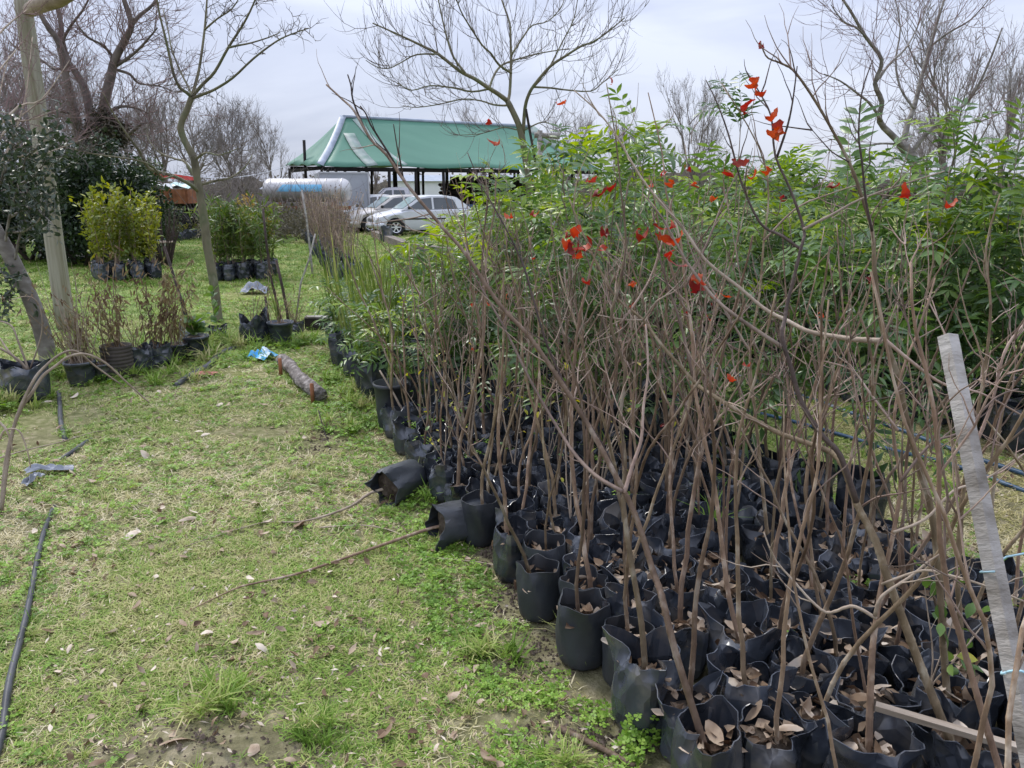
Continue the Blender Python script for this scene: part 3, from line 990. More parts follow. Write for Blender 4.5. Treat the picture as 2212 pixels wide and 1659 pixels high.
def gen_sapling(seed, H, r0, nb=7, fork=True):
    rr = random.Random(seed)
    m = MB()
    pts = stem_path(rr, H)
    k = len(pts)
    rads = [r0 * (1 - .72 * (i / (k - 1)) ** 1.1) for i in range(k)]
    a, b = ringed(pts, rads, rr)
    m.tube(a, b, n=7)
    stem = m.mesh('stem', 'bark_sapling')
    brs, tips = [], []
    for q in range(nb):
        i = int(k * rr.uniform(.48, .97))
        i = min(max(i, 2), k - 2)
        bm_ = MB()
        dz = (pts[i + 1] - pts[i - 1]).normalized()
        az = rr.uniform(0, 6.28)
        sp = rr.uniform(.3, .85)
        d = dz + Vector((math.cos(az), math.sin(az), 0)) * sp
        ln = H * rr.uniform(.16, .38) * (1.2 - .5 * i / k)
        bp = grow(bm_, rr, pts[i], d, ln, rads[i] * rr.uniform(.45, .7), up=.1, seg=7, n=5)
        for s_ in range(rr.randint(1, 3)):
            j = rr.randint(2, 6)
            d2 = (bp[j + 1] - bp[j - 1]).normalized() + rdir(rr) * .8
            tw = grow(bm_, rr, bp[j], d2, ln * rr.uniform(.25, .55), .0022, up=.1, seg=5, n=3)
            if rr.random() < .4:
                grow(bm_, rr, tw[2], (tw[3] - tw[1]).normalized() + rdir(rr) * .7, ln * .25, .0016, seg=3, n=3)
            tips.append((q, tw[-1], d2))
        tips.append((q, bp[-1], bp[-1] - bp[-2]))
        brs.append(bm_.mesh('branch', 'bark_upper'))
    return stem, brs, tips
SAPS = [gen_sapling(400 + s, random.Random(s).uniform(.95, 1.42), random.Random(s + 9).uniform(.0052, .0088), nb=(0, 2, 3, 4, 5, 2, 6)[s % 7]) for s in range(14)]

def red_leaf_mesh(seed):
    """dead leaf rolled up into a hanging ribbon"""
    rr = random.Random(seed)
    m = MB()
    n = 12
    cu = rr.uniform(2.5, 6.5)
    p, a = Vector((0, 0, 0)), -PI / 2 + rr.uniform(-.4, .9)
    tw = rr.uniform(-2.0, 2.0)
    for i in range(n + 1):
        t = i / n
        wv = .30 * math.sin(PI * min(.985, .03 + t)) ** .8 + .012
        q = tw * t + .4 * math.sin(6 * t + seed)
        side = Vector((math.cos(q), math.sin(q) * .7, .5 * math.sin(q))) * wv * .5
        nr = Vector((0, math.sin(a + PI / 2), math.cos(a + PI / 2))) * wv * rr.uniform(.1, .45)
        e = rr.uniform(.65, 1.35)
        m.v += [tuple(p - side * e + nr), tuple(p), tuple(p + side / e + nr * rr.uniform(.3, 1.2))]
        a += cu / n * (.3 + 1.4 * t)
        p = p + Vector((.15 * math.sin(4 * t + seed), math.cos(a), math.sin(a))) / n
    for i in range(n):
        b = i * 3
        m.face((b, b + 1, b + 4, b + 3))
        m.face((b + 1, b + 2, b + 5, b + 4))
    return m.mesh('red_leaf', 'red_leaf')
REDS = [red_leaf_mesh(s) for s in range(9)]
def oval_leaf_mesh(mat, name='leaf'):
    m = MB()
    m.leaf((0, 0, 0), (0, 1, 0), (0, 0, 1), 1., .55, segs=4, fold=.2, curl=.5)
    return m.mesh(name, mat)
OVAL_Y = oval_leaf_mesh('yellow_leaf')
OVAL_G = oval_leaf_mesh('frond_mid')

def local(tilt, rz, soilz, s=1):
    return Matrix.Translation((0, 0, soilz)) @ Matrix.Rotation(tilt[0], 4, 'X') @ Matrix.Rotation(tilt[1], 4, 'Y') @ Matrix.Rotation(rz, 4, 'Z') @ Matrix.Scale(s, 4)
def put_leaf(parent, mesh, pos, d, size, rr, name='leaf', roll=None):
    d = Vector(d).normalized()
    q = d.to_track_quat('Y', 'Z') @ Euler((0, rr.uniform(-1, 1) if roll is None else roll, 0)).to_quaternion()
    return ob(name, mesh, parent, mtx=Matrix.Translation(pos) @ q.to_matrix().to_4x4() @ Matrix.Scale(size, 4))
USED = []          # bag positions
def potted_base(name, label, cat, x, y, rr, group=None, old=False, far=False, s=1.0, soilz=.152):
    e = thing(name, label, cat, (x, y, 0), 0, group)
    bm_ = rr.choice(BAGS_OLD if old else (BAGS_FAR if far else BAGS))
    ob('bag', bm_, e, mtx=Matrix.Translation((0, 0, .004)) @ Matrix.Rotation(rr.uniform(0, 6.28), 4, 'Z') @ Matrix.Diagonal((s, s, s * rr.uniform(.94, 1.08), 1)))
    if not far:
        ob('soil', rr.choice(SOILS), e, mtx=Matrix.Translation((0, 0, soilz * s)) @ Matrix.Rotation(rr.uniform(0, 6.28), 4, 'Z') @ Matrix.Scale(s, 4))
    return e

# hero saplings traced from the photograph: base pixel gives the bag on the ground, the rest of the line leans away from it
HERO_BAGS = []
def hero(label, base, main, Y1, r0, r1, branches, reds=(), mats=('bark_sapling', 'bark_upper'), soilz=.155, seed=1, twigs=10, tw=.0022):
    rr = random.Random(seed)
    b = G(base[0], base[1], soilz)
    e = potted_base('bare_sapling', label, 'sapling', b.x, b.y, rr, s=1.03, soilz=soilz)
    HERO_BAGS.append((b.x, b.y))
    o = Vector((b.x, b.y, 0))
    pts = [b - Vector((0, 0, .03))] + [b] + path(main, lerp(b.y, Y1, .06), Y1)
    pts = shift(smoothpath(pts, 3), o)
    k = len(pts)
    rads = [lerp(r0, r1, (i / (k - 1)) ** .9) for i in range(k)]
    m = MB()
    a, c = ringed(pts, rads, rr, .12)
    m.tube(a, c, n=9)
    ob('stem', m.mesh('stem', mats[0]), e)
    lines = [(pts, rads)]
    for (bp, ya, yb, ra, rb, mi) in branches:
        q = shift(smoothpath(path(bp, ya, yb), 3), o)
        m = MB()
        rd = [lerp(ra, rb, i / (len(q) - 1)) for i in range(len(q))]
        a, c = ringed(q, rd, rr, .1)
        m.tube(a, c, n=7)
        for s_ in range(max(2, len(bp) // 2)):
            j = rr.randint(len(q) // 4, len(q) - 2)
            d2 = (q[j + 1] - q[j - 1]).normalized() + rdir(rr) * .8
            t_ = grow(m, rr, q[j], d2, rr.uniform(.07, .2), tw, seg=5, n=4, up=.1)
        ob('branch', m.mesh('branch', mi), e)
        lines.append((q, rd))
    m = MB()
    for s_ in range(twigs):
        j = rr.randint(int(k * .45), k - 2)
        d2 = (pts[j + 1] - pts[j - 1]).normalized() + rdir(rr) * .9
        t_ = grow(m, rr, pts[j], d2, rr.uniform(.08, .3), tw, seg=6, n=4, up=.1)
        if rr.random() < .5:
            grow(m, rr, t_[3], (t_[4] - t_[2]).normalized() + rdir(rr) * .7, rr.uniform(.05, .12), tw * .7, seg=4, n=3)
    ob('twigs', m.mesh('twigs', mats[1]), e)
    for (x, y, Y, sz) in reds:
        sz *= 1.2
        pp = P(x, y, Y) - o
        put_leaf(e, rr.choice(REDS), pp, Vector((rr.uniform(-1, 1), rr.uniform(-.4, .4), rr.uniform(-.6, .4))), sz, rr, 'red_leaf')
    return e
hero('tall dark-tipped bare sapling leaning over the lawn from the foremost leaf-filled bag', (1528, 1632),
     [(1461, 1416), (1429, 1287), (1410, 1232), (1371, 1110), (1320, 1010), (1271, 920), (1206, 817), (1142, 726), (1077, 655), (1006, 549), (955, 490), (880, 400), (835, 335), (800, 300), (765, 240), (740, 215), (705, 183)], 2.75, .0105, .0028,
     [([(880, 400), (848, 345), (823, 305), (800, 268), (790, 245), (778, 229)], 2.55, 2.6, .004, .002, 'bark_dark'),
      ([(800, 300), (783, 268), (763, 218), (758, 185), (751, 161)], 2.65, 2.7, .004, .002, 'bark_dark'),
      ([(871, 385), (864, 345), (858, 318), (850, 268)], 2.55, 2.5, .003, .0015, 'bark_dark'),
      ([(1345, 1062), (1290, 1030), (1245, 985), (1210, 933), (1150, 830), (1085, 700), (1020, 590)], 1.95, 2.5, .0065, .003, 'bark_upper'),
      ([(1349, 1065), (1365, 1010), (1385, 950), (1390, 880), (1400, 800), (1395, 700)], 1.95, 2.1, .006, .0025, 'bark_upper')],
     reds=[(1048, 268, 2.6, .04), (1052, 300, 2.6, .05), (1090, 460, 2.5, .045)], seed=11, mats=('bark_sapling', 'bark_upper'))
hero('thick smooth sapling bent far over beside the grey stake, dark red-leaved top', (2068, 1640),
     [(1992, 1447), (1923, 1263), (1890, 1165), (1852, 1091), (1824, 1013), (1796, 978), (1739, 956), (1675, 932), (1590, 885), (1533, 850), (1498, 823), (1426, 741), (1389, 691), (1330, 641), (1289, 568), (1262, 510), (1230, 430)], 2.5, .0125, .0022,
     [([(1850, 1085), (1815, 985), (1775, 940), (1732, 871), (1710, 800), (1689, 728), (1695, 690), (1702, 650), (1730, 536), (1736, 495), (1707, 409), (1675, 336), (1666, 254), (1643, 204), (1611, 152)], 1.85, 2.1, .0078, .0014, 'bark_dark2'),
      ([(1732, 540), (1690, 510), (1643, 482), (1602, 395), (1575, 295), (1550, 225), (1525, 173)], 2.0, 2.15, .0042, .0013, 'bark_dark2'),
      ([(1678, 340), (1700, 275), (1712, 220), (1722, 143)], 2.05, 2.1, .0035, .0015, 'bark_dark'),
      ([(1690, 750), (1600, 690), (1540, 640), (1480, 560), (1430, 470), (1390, 420)], 1.98, 2.3, .006, .002, 'bark_upper'),
      ([(1389, 691), (1345, 690), (1290, 680)], 2.3, 2.35, .003, .0015, 'bark_pale'),
      ([(1389, 691), (1420, 650), (1470, 620), (1500, 570)], 2.3, 2.25, .003, .0015, 'bark_pale'),
      ([(1736, 495), (1800, 462), (1860, 430), (1960, 395), (2040, 370)], 2.0, 2.1, .004, .0015, 'bark_pale')],
     reds=[(1608, 185, 2.05, .062), (1652, 196, 2.05, .05), (1632, 215, 2.05, .06), (1680, 232, 2.05, .055), (1655, 282, 2.05, .075), (1672, 290, 2.05, .06), (1618, 345, 2.05, .055), (1632, 360, 2.05, .045), (1560, 372, 2.1, .06), (1640, 365, 2.05, .045)], seed=12)
hero('tall sapling beside the stake with a single red leaf at its drooping tip', (2047, 1525),
     [(2038, 1397), (2029, 1255), (2012, 1102), (1987, 1013), (1959, 907), (1941, 815), (1913, 735), (1902, 682), (1890, 590), (1884, 500), (1860, 420), (1834, 350), (1775, 241), (1720, 159), (1690, 138), (1657, 123), (1643, 91)], 2.2, .0115, .0015,
     [([(1905, 736), (1850, 733), (1799, 726), (1745, 715), (1703, 694), (1653, 668), (1598, 622), (1525, 563), (1480, 500), (1430, 440), (1384, 382), (1330, 291), (1290, 240), (1240, 195)], 1.9, 2.5, .0075, .0018, 'bark_pale'),
      ([(1884, 500), (1870, 430), (1862, 350), (1855, 290), (1862, 200), (1885, 130)], 2.0, 2.05, .0035, .0014, 'bark_dark'),
      ([(1913, 735), (1980, 790), (2040, 830), (2120, 850), (2212, 900)], 1.9, 1.9, .005, .002, 'bark_upper'),
      ([(1834, 350), (1800, 330), (1780, 310), (1745, 270)], 2.1, 2.15, .002, .001, 'bark_dark')],
     reds=[(1643, 88, 2.2, .04), (1815, 395, 2.1, .05), (1955, 393, 2.0, .06), (2065, 428, 2.0, .05)], seed=13)
hero('straight olive sapling rising from a clover-filled bag at the front corner', (1395, 1470),
     [(1386, 1349), (1368, 1240), (1355, 1158), (1347, 1080), (1350, 990), (1340, 900), (1350, 800), (1320, 700), (1340, 600), (1352, 520), (1340, 400), (1330, 300), (1310, 180)], 2.5, .0105, .0016,
     [([(1345, 1060), (1300, 960), (1230, 850), (1180, 740), (1150, 640), (1125, 560), (1080, 470), (1040, 400), (1010, 330)], 2.2, 2.7, .005, .0016, 'bark_dark'),
      ([(1340, 700), (1400, 610), (1430, 520), (1450, 430)], 2.3, 2.5, .004, .0014, 'bark_upper')],
     reds=[(1312, 165, 2.5, .035), (1222, 215, 2.6, .04), (1235, 500, 2.4, .08), (1215, 515, 2.4, .07), (1250, 520, 2.4, .085), (1240, 490, 2.4, .06), (1225, 535, 2.4, .09), (1255, 540, 2.4, .06), (1300, 488, 2.4, .06), (1290, 540, 2.4, .05), (1260, 600, 2.4, .05), (1165, 455, 2.5, .045), (1310, 405, 2.4, .07), (1330, 395, 2.4, .05), (1290, 380, 2.4, .045)], seed=14)
hero('leaning sapling with crumpled orange-red leaves halfway up, in the packed bed', (1600, 1395),
     [(1575, 1290), (1560, 1180), (1545, 1060), (1520, 940), (1500, 830), (1495, 720), (1480, 620), (1470, 520), (1440, 420), (1430, 330), (1400, 200)], 2.6, .0095, .0016,
     [([(1500, 830), (1470, 700), (1440, 610), (1420, 530), (1410, 440)], 2.3, 2.4, .005, .0016, 'bark_upper'),
      ([(1480, 620), (1530, 520), (1560, 440), (1600, 360)], 2.4, 2.5, .004, .0014, 'bark_upper')],
     reds=[(1400, 490, 2.35, .085), (1415, 505, 2.35, .10), (1410, 485, 2.35, .08), (1425, 500, 2.35, .07), (1395, 405, 2.35, .06), (1435, 395, 2.4, .05), (1490, 575, 2.35, .10), (1492, 600, 2.35, .09), (1500, 590, 2.35, .07), (1550, 425, 2.4, .05), (1535, 640, 2.4, .04), (1440, 370, 2.4, .04), (1375, 610, 2.35, .045)], seed=15)
hero('grey-brown sapling with a few hanging red leaves at the rear of the bed', (1660, 1180),
     [(1650, 1080), (1640, 980), (1630, 880), (1620, 760), (1640, 640), (1650, 520), (1660, 420), (1640, 320), (1560, 180)], 3.0, .009, .0018,
     [([(1620, 760), (1560, 660), (1500, 560), (1470, 460)], 2.7, 2.9, .005, .0016, 'bark_upper'), ([(1650, 520), (1720, 450), (1790, 420), (1850, 400)], 2.8, 2.8, .004, .0016, 'bark_upper')],
     reds=[(1585, 640, 2.8, .06), (1760, 680, 2.7, .05), (1655, 1015, 2.5, .0), (1890, 610, 2.7, .06), (1700, 430, 2.8, .05)][:2] + [(1890, 610, 2.7, .05), (1700, 430, 2.8, .05), (1510, 405, 2.8, .05), (1480, 355, 2.8, .05)], seed=16)

hero('sapling with pale crooked side twigs crossing in front of the grey stake', (1876, 1636),
     [(1880, 1500), (1885, 1400), (1893, 1336), (1905, 1260), (1930, 1150), (1945, 1040), (1930, 930), (1950, 800), (1990, 700), (2020, 600)], 2.0, .0105, .002,
     [([(1893, 1336), (1842, 1310), (1790, 1323), (1756, 1301), (1717, 1258), (1674, 1207), (1650, 1150)], 1.62, 1.75, .0045, .0016, 'bark_pale'),
      ([(1890, 1330), (1906, 1288), (1966, 1246), (2009, 1211), (2060, 1180)], 1.62, 1.6, .0045, .0018, 'bark_pale'),
      ([(1905, 1262), (1992, 1233), (2060, 1245), (2121, 1263), (2212, 1299)], 1.65, 1.45, .0035, .002, 'bark_pale'),
      ([(1930, 1150), (2000, 1120), (2060, 1060), (2120, 1040), (2212, 980)], 1.75, 1.8, .004, .0018, 'bark_pale'),
      ([(1945, 1040), (2010, 960), (2080, 930), (2150, 860), (2200, 840)], 1.8, 1.9, .004, .0018, 'bark_upper'),
      ([(1940, 930), (1880, 850), (1840, 800), (1780, 780)], 1.85, 2.0, .0035, .0016, 'bark_upper')], seed=17, twigs=16)
hero('reddish straight sapling close behind the grey stake', (2080, 1470),
     [(2075, 1350), (2068, 1240), (2075, 1120), (2090, 1000), (2110, 900), (2130, 780), (2140, 660), (2130, 540), (2160, 420)], 2.1, .0095, .002,
     [([(2090, 1000), (2140, 880), (2170, 760), (2212, 700)], 1.9, 1.9, .005, .002, 'bark_upper'), ([(2110, 900), (2060, 800), (2040, 720), (2000, 640)], 1.9, 2.1, .004, .0016, 'bark_upper')], seed=18)
# the packed bed
rr = random.Random(21)
SP = .194
row = 0
t = .75
bagleaf = []
while t < 4.95:
    n = 9
    for c in range(n):
        p = 1.10 + c * SP + (SP * .5 if row % 2 else 0) + rr.uniform(-.015, .015)
        tt = t + rr.uniform(-.018, .018)
        if p > 2.78 - .05 * t:
            continue
        q = BP(p, tt)
        if q.y < 1.12 or abs(q.x) > .72 * q.y + .35:
            continue
        if any((q.x - hx) ** 2 + (q.y - hy) ** 2 < .165 ** 2 for hx, hy in HERO_BAGS):
            continue
        if tt < 1.35 and p < 1.25:
            continue
        edge, lane = c == 0, p > 2.45
        where = '%s bag from the lawn in the %s row behind the stake' % (nth(c), nth(row))
        kind = rr.random()
        extra, lab, grp = None, 'slender bare sapling, ' + where, 'saplings deep inside the packed bed'
        if edge:
            lab, grp = 'slender bare sapling, ' + where, 'saplings along the lawn side of the bed'
        elif lane:
            lab, grp = 'slender bare sapling, ' + where, 'saplings along the hose side of the bed'
        if kind < .10 or (tt > 3.7 and p < 1.7 and kind < .5):
            extra = 'clover'
            lab, grp = 'weedy bare sapling, ' + where, 'clover-grown bags of the bed'
        elif kind < .15:
            extra = 'tuft'
            lab, grp = 'grassy bare sapling, ' + where, 'grass-grown bags of the bed'
        s_ = rr.uniform(.92, 1.04)
        e = potted_base('bare_sapling', lab, 'sapling', q.x, q.y, rr, grp, old=(edge and 1.9 < tt < 3.3 and rr.random() < .8), s=s_ * (.92 if edge else 1))
        s_ *= .92 if edge else 1
        sz = .152 * s_
        if extra == 'clover':
            ob('clover', rr.choice(CLOVERS), e, mtx=Matrix.Translation((rr.uniform(-.03, .03), rr.uniform(-.03, .03), sz + .005)) @ Matrix.Scale(rr.uniform(.9, 1.5), 4))
        elif extra == 'tuft':
            ob('grass_tuft', rr.choice(TUFTS), e, mtx=Matrix.Translation((.03, -.02, sz)) @ Matrix.Rotation(rr.uniform(0, 6), 4, 'Z'))
        st, brs, tips = rr.choice(SAPS)
        M = local((rr.gauss(.01, .05), rr.gauss(-.035, .055)), rr.uniform(0, 6.28), sz, rr.uniform(.86, 1.2))
        M = Matrix.Translation((rr.uniform(-.025, .025), rr.uniform(-.025, .025), 0)) @ M
        ob('stem', st, e, mtx=M)
        for b_ in brs:
            ob('branch', b_, e, mtx=M)
        if rr.random() < .06:
            for qi, tp, td in rr.sample(tips, min(len(tips), rr.randint(1, 4))) if tips else ():
                put_leaf(e, rr.choice(REDS), M @ tp, Vector((rr.uniform(-1, 1), rr.uniform(-1, 1), -.3)), rr.uniform(.025, .05), rr, 'red_leaf')
        if q.y < 3.1:
            bagleaf.append((q.x, q.y, sz))
    t += SP * .88
    row += 1
# dry leaves lying in the open bags
for hx, hy in HERO_BAGS:
    bagleaf.append((hx, hy, .165))
rr = random.Random(5)
k = 0
bagleaf.sort(key=lambda a: a[1])
for x, y, z in bagleaf[:60]:
    for i in range(3 if rr.random() < .55 else 2):
        if k >= 124:
            break
        a, q = rr.uniform(0, 6.28), rr.uniform(.03, .075)
        drop_leaf((x + q * math.cos(a), y + q * math.sin(a), z + .022 + .012 * i), rr.uniform(.045, .085), 'dry pale brown leaf lying on the soil inside a black bag', 'dry leaves fallen into the bags', rr, flat=.45)
        k += 1
CR = MB()
for x, y, z in bagleaf:
    for i in range(22):
        a, q = rr.uniform(0, 6.28), .078 * math.sqrt(rr.random())
        d = rdir(rr)
        d.z *= .5
        CR.leaf((x + q * math.cos(a), y + q * math.sin(a), z + rr.uniform(.008, .034)), d, rdir(rr) + Vector((0, 0, 1)), rr.uniform(.022, .06), rr.uniform(.014, .04), segs=3, fold=.5, curl=rr.uniform(-1.2, 1.2), mi=0 if rr.random() < .7 else 1)
cr = CR.build('leaf_bits', ['dry_leaf', 'brown_leaf'])
cr['kind'] = 'stuff'
tag(cr, 'crumbled dry leaf litter on the soil of the black bags', 'leaf litter')

# ------------------------------------------------------------------ leafy saplings with feathered (pinnate) leaves
def frond_mesh(seed, mat, npair=5, ln=.30, lf=.09, lw=.024, droop=.5):
    rr = random.Random(seed)
    m = MB()
    pts, p, a = [], Vector((0, 0, 0)), .35
    n = npair + 2
    for i in range(n + 1):
        pts.append(p.copy())
        a -= droop / n * 2.0
        p = p + Vector((rr.gauss(0, .004), math.cos(a), math.sin(a))) * (ln / n)
    m.tube(pts, [lerp(.0018, .0007, i / n) for i in range(n + 1)], n=3, cap=False)
    for i in range(2, n + 1):
        d = (pts[i] - pts[i - 1]).normalized()
        up = Vector((1, 0, 0)).cross(d).normalized()
        for sgn in (-1, 1):
            dd = d * rr.uniform(.45, .75) + Vector((sgn, 0, 0)) + up * rr.uniform(-.25, .25)
            l = lf * rr.uniform(.8, 1.15) * (1. if i > 2 else .8)
            m.leaf(pts[i] + Vector((sgn * .002, 0, 0)), dd, up + rdir(rr) * .25, l, lw * rr.uniform(.85, 1.15), fold=.35, curl=rr.uniform(.1, .7), segs=3)
    m.leaf(pts[-1], (pts[-1] - pts[-2]), Vector((0, 0, 1)), lf, lw, fold=.35, curl=.4)
    return m.mesh('leaf', mat)
FR = {k: [frond_mesh(500 + i + 40 * q, k, npair=3 + i % 3, droop=.3 + .22 * (i % 4), lf=.10 if k != 'frond_grey' else .075, lw=.026 if k != 'frond_grey' else .015, ln=.26 + .04 * (i % 3)) for i in range(6)]
      for q, k in enumerate(('frond_dark', 'frond_mid', 'frond_lime', 'frond_grey'))}
def leafy_stem(seed, H, r0, nst):
    rr = random.Random(seed)
    stems, spots = [], []
    for s_ in range(nst):
        m = MB()
        h = H * rr.uniform(.78, 1)
        pts = stem_path(rr, h, wob=.006, step=.12, lean=(rr.gauss(0, .1), rr.gauss(0, .1)))
        k = len(pts)
        m.tube(pts, [r0 * (1 - .7 * i / (k - 1)) for i in range(k)], n=5)
        stems.append(m.mesh('stem', 'bark_upper'))
        for i in range(2, k):
            spots.append((pts[i], i / (k - 1), h))
    return stems, spots
LST = [leafy_stem(600 + s, random.Random(s).uniform(1.35, 1.7), .006, 2) for s in range(6)]
def leafy_sapling(x, y, rr, label, group, nf, pal, s=1., z0=.3, fs=1., far=True, stem_i=None):
    e = potted_base('leafy_sapling', label, 'sapling', x, y, rr, group, far=far)
    st, spots = LST[rr.randrange(len(LST)) if stem_i is None else stem_i]
    M = local((rr.gauss(0, .06), rr.gauss(0, .06)), rr.uniform(0, 6.28), .2, s)
    for q in st:
        ob('stem', q, e, mtx=M)
    cand = [q for q in spots if q[1] > z0]
    for i in range(nf):
        p0, tt, h = rr.choice(cand)
        az = rr.uniform(0, 6.28)
        el = rr.uniform(-.25, .75) if tt < .85 else rr.uniform(.3, 1.3)
        d = Vector((math.cos(az) * math.cos(el), math.sin(az) * math.cos(el), math.sin(el)))
        # young top leaves are paler
        k = pal[2] if (tt > .8 and rr.random() < .6) else (pal[0] if rr.random() < .6 else pal[1])
        put_leaf(e, rr.choice(FR[k]), M @ p0 + Vector((0, 0, rr.uniform(-.06, .06))), d, fs * rr.uniform(.8, 1.15), rr, roll=rr.gauss(0, .35))
    return e
rr = random.Random(41)
# the bed beyond the hoses
tt = 2.35
while tt < 9.2:
    for c in range(4):
        p = 4.72 + c * .42 + rr.uniform(-.09, .09)
        q = BP(p, tt + rr.uniform(-.1, .1))
        if abs(q.x) > .74 * q.y + .3:
            continue
        front = c == 0
        lab = 'leafy green sapling, %s from the hoses in the %s row beyond the tallest lime one' % (nth(c), nth(int(round((tt - 2.35) / .36))))
        grp = 'front row of leafy saplings' if front else 'back rows of leafy saplings'
        near = q.y < 5.4
        nf = (52 if front else 34) if near else (36 if front else 24)
        leafy_sapling(q.x, q.y, rr, lab, grp, nf, ('frond_dark', 'frond_mid', 'frond_lime' if rr.random() < .55 else 'frond_mid'), s=rr.uniform(.84, 1.1) * (1.16 if tt < 3.6 else (1.02 if tt < 5 else .98)) * (.9 if front else 1.04), z0=.06 if front else .25, fs=1.2 if near else 1.3)
    tt += .36
# paler tall one at the right edge of the view
q = BP(4.72, 2.6)
leafy_sapling(q.x, q.y, rr, 'tallest lime-green feather-leaved sapling at the near end of the leafy bed', None, 60, ('frond_mid', 'frond_lime', 'frond_lime'), s=1.3, z0=.35, fs=1.2)
q = BP(4.62, 3.9)
leafy_sapling(q.x, q.y, rr, 'tall bright-leaved sapling standing out into the hose lane', None, 50, ('frond_mid', 'frond_mid', 'frond_lime'), s=1.12, z0=.3, fs=1.15)
# mixed leafy plants behind the packed bed
for i in range(63):
    ci, li = i % 9, i // 9
    p, t_ = 1.2 + ci * .28 + rr.uniform(-.08, .08), 5.3 + li * .47 + rr.uniform(-.14, .14)
    if p < 1.85 and rr.random() < .4:
        continue
    q = BP(p, t_)
    where = '%s from the strap leaves in the %s line behind the bags' % (nth(ci), nth(li))
    grey = p < 2.0 and rr.random() < .55
    lab, grp = ('grey-green sapling, ' + where, 'grey-green saplings behind the bed') if grey else ('green feather-leaved sapling, ' + where, 'green saplings behind the bed')
    pal = ('frond_grey', 'frond_mid', 'frond_grey') if grey else ('frond_mid', 'frond_dark', 'frond_lime')
    leafy_sapling(q.x, q.y, rr, lab, grp, 28 if not grey else 18, pal, s=max(.42, min(1.3, .42 + .42 * (q.x / q.y * 1690 / 250 + 1.05))) * rr.uniform(.85, 1.08) * (.85 if grey else 1), z0=.2, fs=1.2 if q.x > -.3 else .85)
for (x, y, Y, lab) in ((1000, 560, 5.9, 'bright lime-tipped feathery sapling rising above its neighbours by the tree trunk'), (1100, 580, 6.3, 'tall lime-topped leafy sapling in front of the green roof')):
    g_ = P(x, y, Y)
    leafy_sapling(g_.x, g_.y, rr, lab, None, 34, ('frond_mid', 'frond_lime', 'frond_lime'), s=.93, z0=.4, fs=1.0)
g_ = P(1290, 500, 4.4)
leafy_sapling(g_.x, g_.y, rr, 'leafy sapling whose sprays stand against the sky above the red leaves', None, 24, ('frond_mid', 'frond_dark', 'frond_mid'), s=1.15, z0=.5, fs=.85)
g_ = P(1545, 430, 4.9)
leafy_sapling(g_.x, g_.y, rr, 'thin leafy sapling reaching up behind the curled red leaves', None, 22, ('frond_dark', 'frond_mid', 'frond_mid'), s=1.2, z0=.5, fs=.8)

for i, (x, y) in enumerate(((1180, 960), (1240, 930), (1320, 950), (1390, 930), (1460, 960), (1530, 985), (1600, 1010), (1680, 1040), (1290, 900), (1140, 900), (1430, 900), (1750, 1060), (1060, 930), (1860, 1090))):
    g_ = G(x, y, .15)
    leafy_sapling(g_.x, g_.y, rr, 'leafy sapling among the bare ones, %s along the rear of the packed bed' % nth(i), 'leafy saplings inside the packed bed', 28, ('frond_mid', 'frond_dark', 'frond_lime' if i % 3 == 0 else 'frond_mid'), s=rr.uniform(.8, 1.1), z0=.28, fs=.95)
# small-leaved shrubs with yellowing ovals between the bare stems
def small_shrub_stems(seed, H):
    rr = random.Random(seed)
    m = MB()
    spots = []
    for s_ in range(3):
        pts = stem_path(rr, H * rr.uniform(.7, 1), wob=.012, step=.06, lean=(rr.gauss(0, .12), rr.gauss(0, .12)))
        k = len(pts)
        m.tube(pts, [.004 * (1 - .7 * i / (k - 1)) for i in range(k)], n=4)
        for i in range(3, k, 2):
            tw = grow(m, rr, pts[i], Vector((rr.gauss(0, 1), rr.gauss(0, 1), .5)), rr.uniform(.06, .16), .0016, seg=4, n=3)
            spots += [tw[2], tw[4]]
    return m.mesh('stem', 'bark_pale'), spots
SSH = [small_shrub_stems(700 + s, .75) for s in range(4)]
for (x, y) in ((1235, 1130), (1110, 1010), (960, 1000), (1010, 985), (1180, 1010), (1300, 1050), (1480, 1000), (1000, 930), (1080, 930), (1590, 940), (1210, 940), (930, 930)):
    b = G(x, y, .2)
    e = potted_base('yellowing_shrub', 'spindly pale-stemmed shrub with small yellowing oval leaves between the bare saplings', 'shrub', b.x, b.y, rr, 'yellowing shrubs in the bed', s=.9)
    st, sp = rr.choice(SSH)
    M = local((rr.gauss(0, .08), rr.gauss(0, .08)), rr.uniform(0, 6.28), .19, rr.uniform(.8, 1.1))
    ob('stem', st, e, mtx=M)
    for s_ in rr.sample(sp, min(len(sp), 16)):
        put_leaf(e, OVAL_Y if rr.random() < .45 else OVAL_G, M @ s_, rdir(rr) + Vector((0, 0, .2)), rr.uniform(.022, .042), rr)
b = G(2010, 1480, .2)
e = potted_base('leafy_shrub', 'low bright-leaved shrub with one yellow leaf at the foot of the grey stake', 'shrub', b.x, b.y, rr, s=.9)
M = local((0, .1), 1., .19, .7)
ob('stem', SSH[0][0], e, mtx=M)
for s_ in SSH[0][1]:
    put_leaf(e, OVAL_G, M @ s_, rdir(rr) + Vector((0, 0, .3)), rr.uniform(.04, .06), rr)
put_leaf(e, OVAL_Y, Vector((.03, -.05, .33)), Vector((1, -.3, .1)), .06, rr)

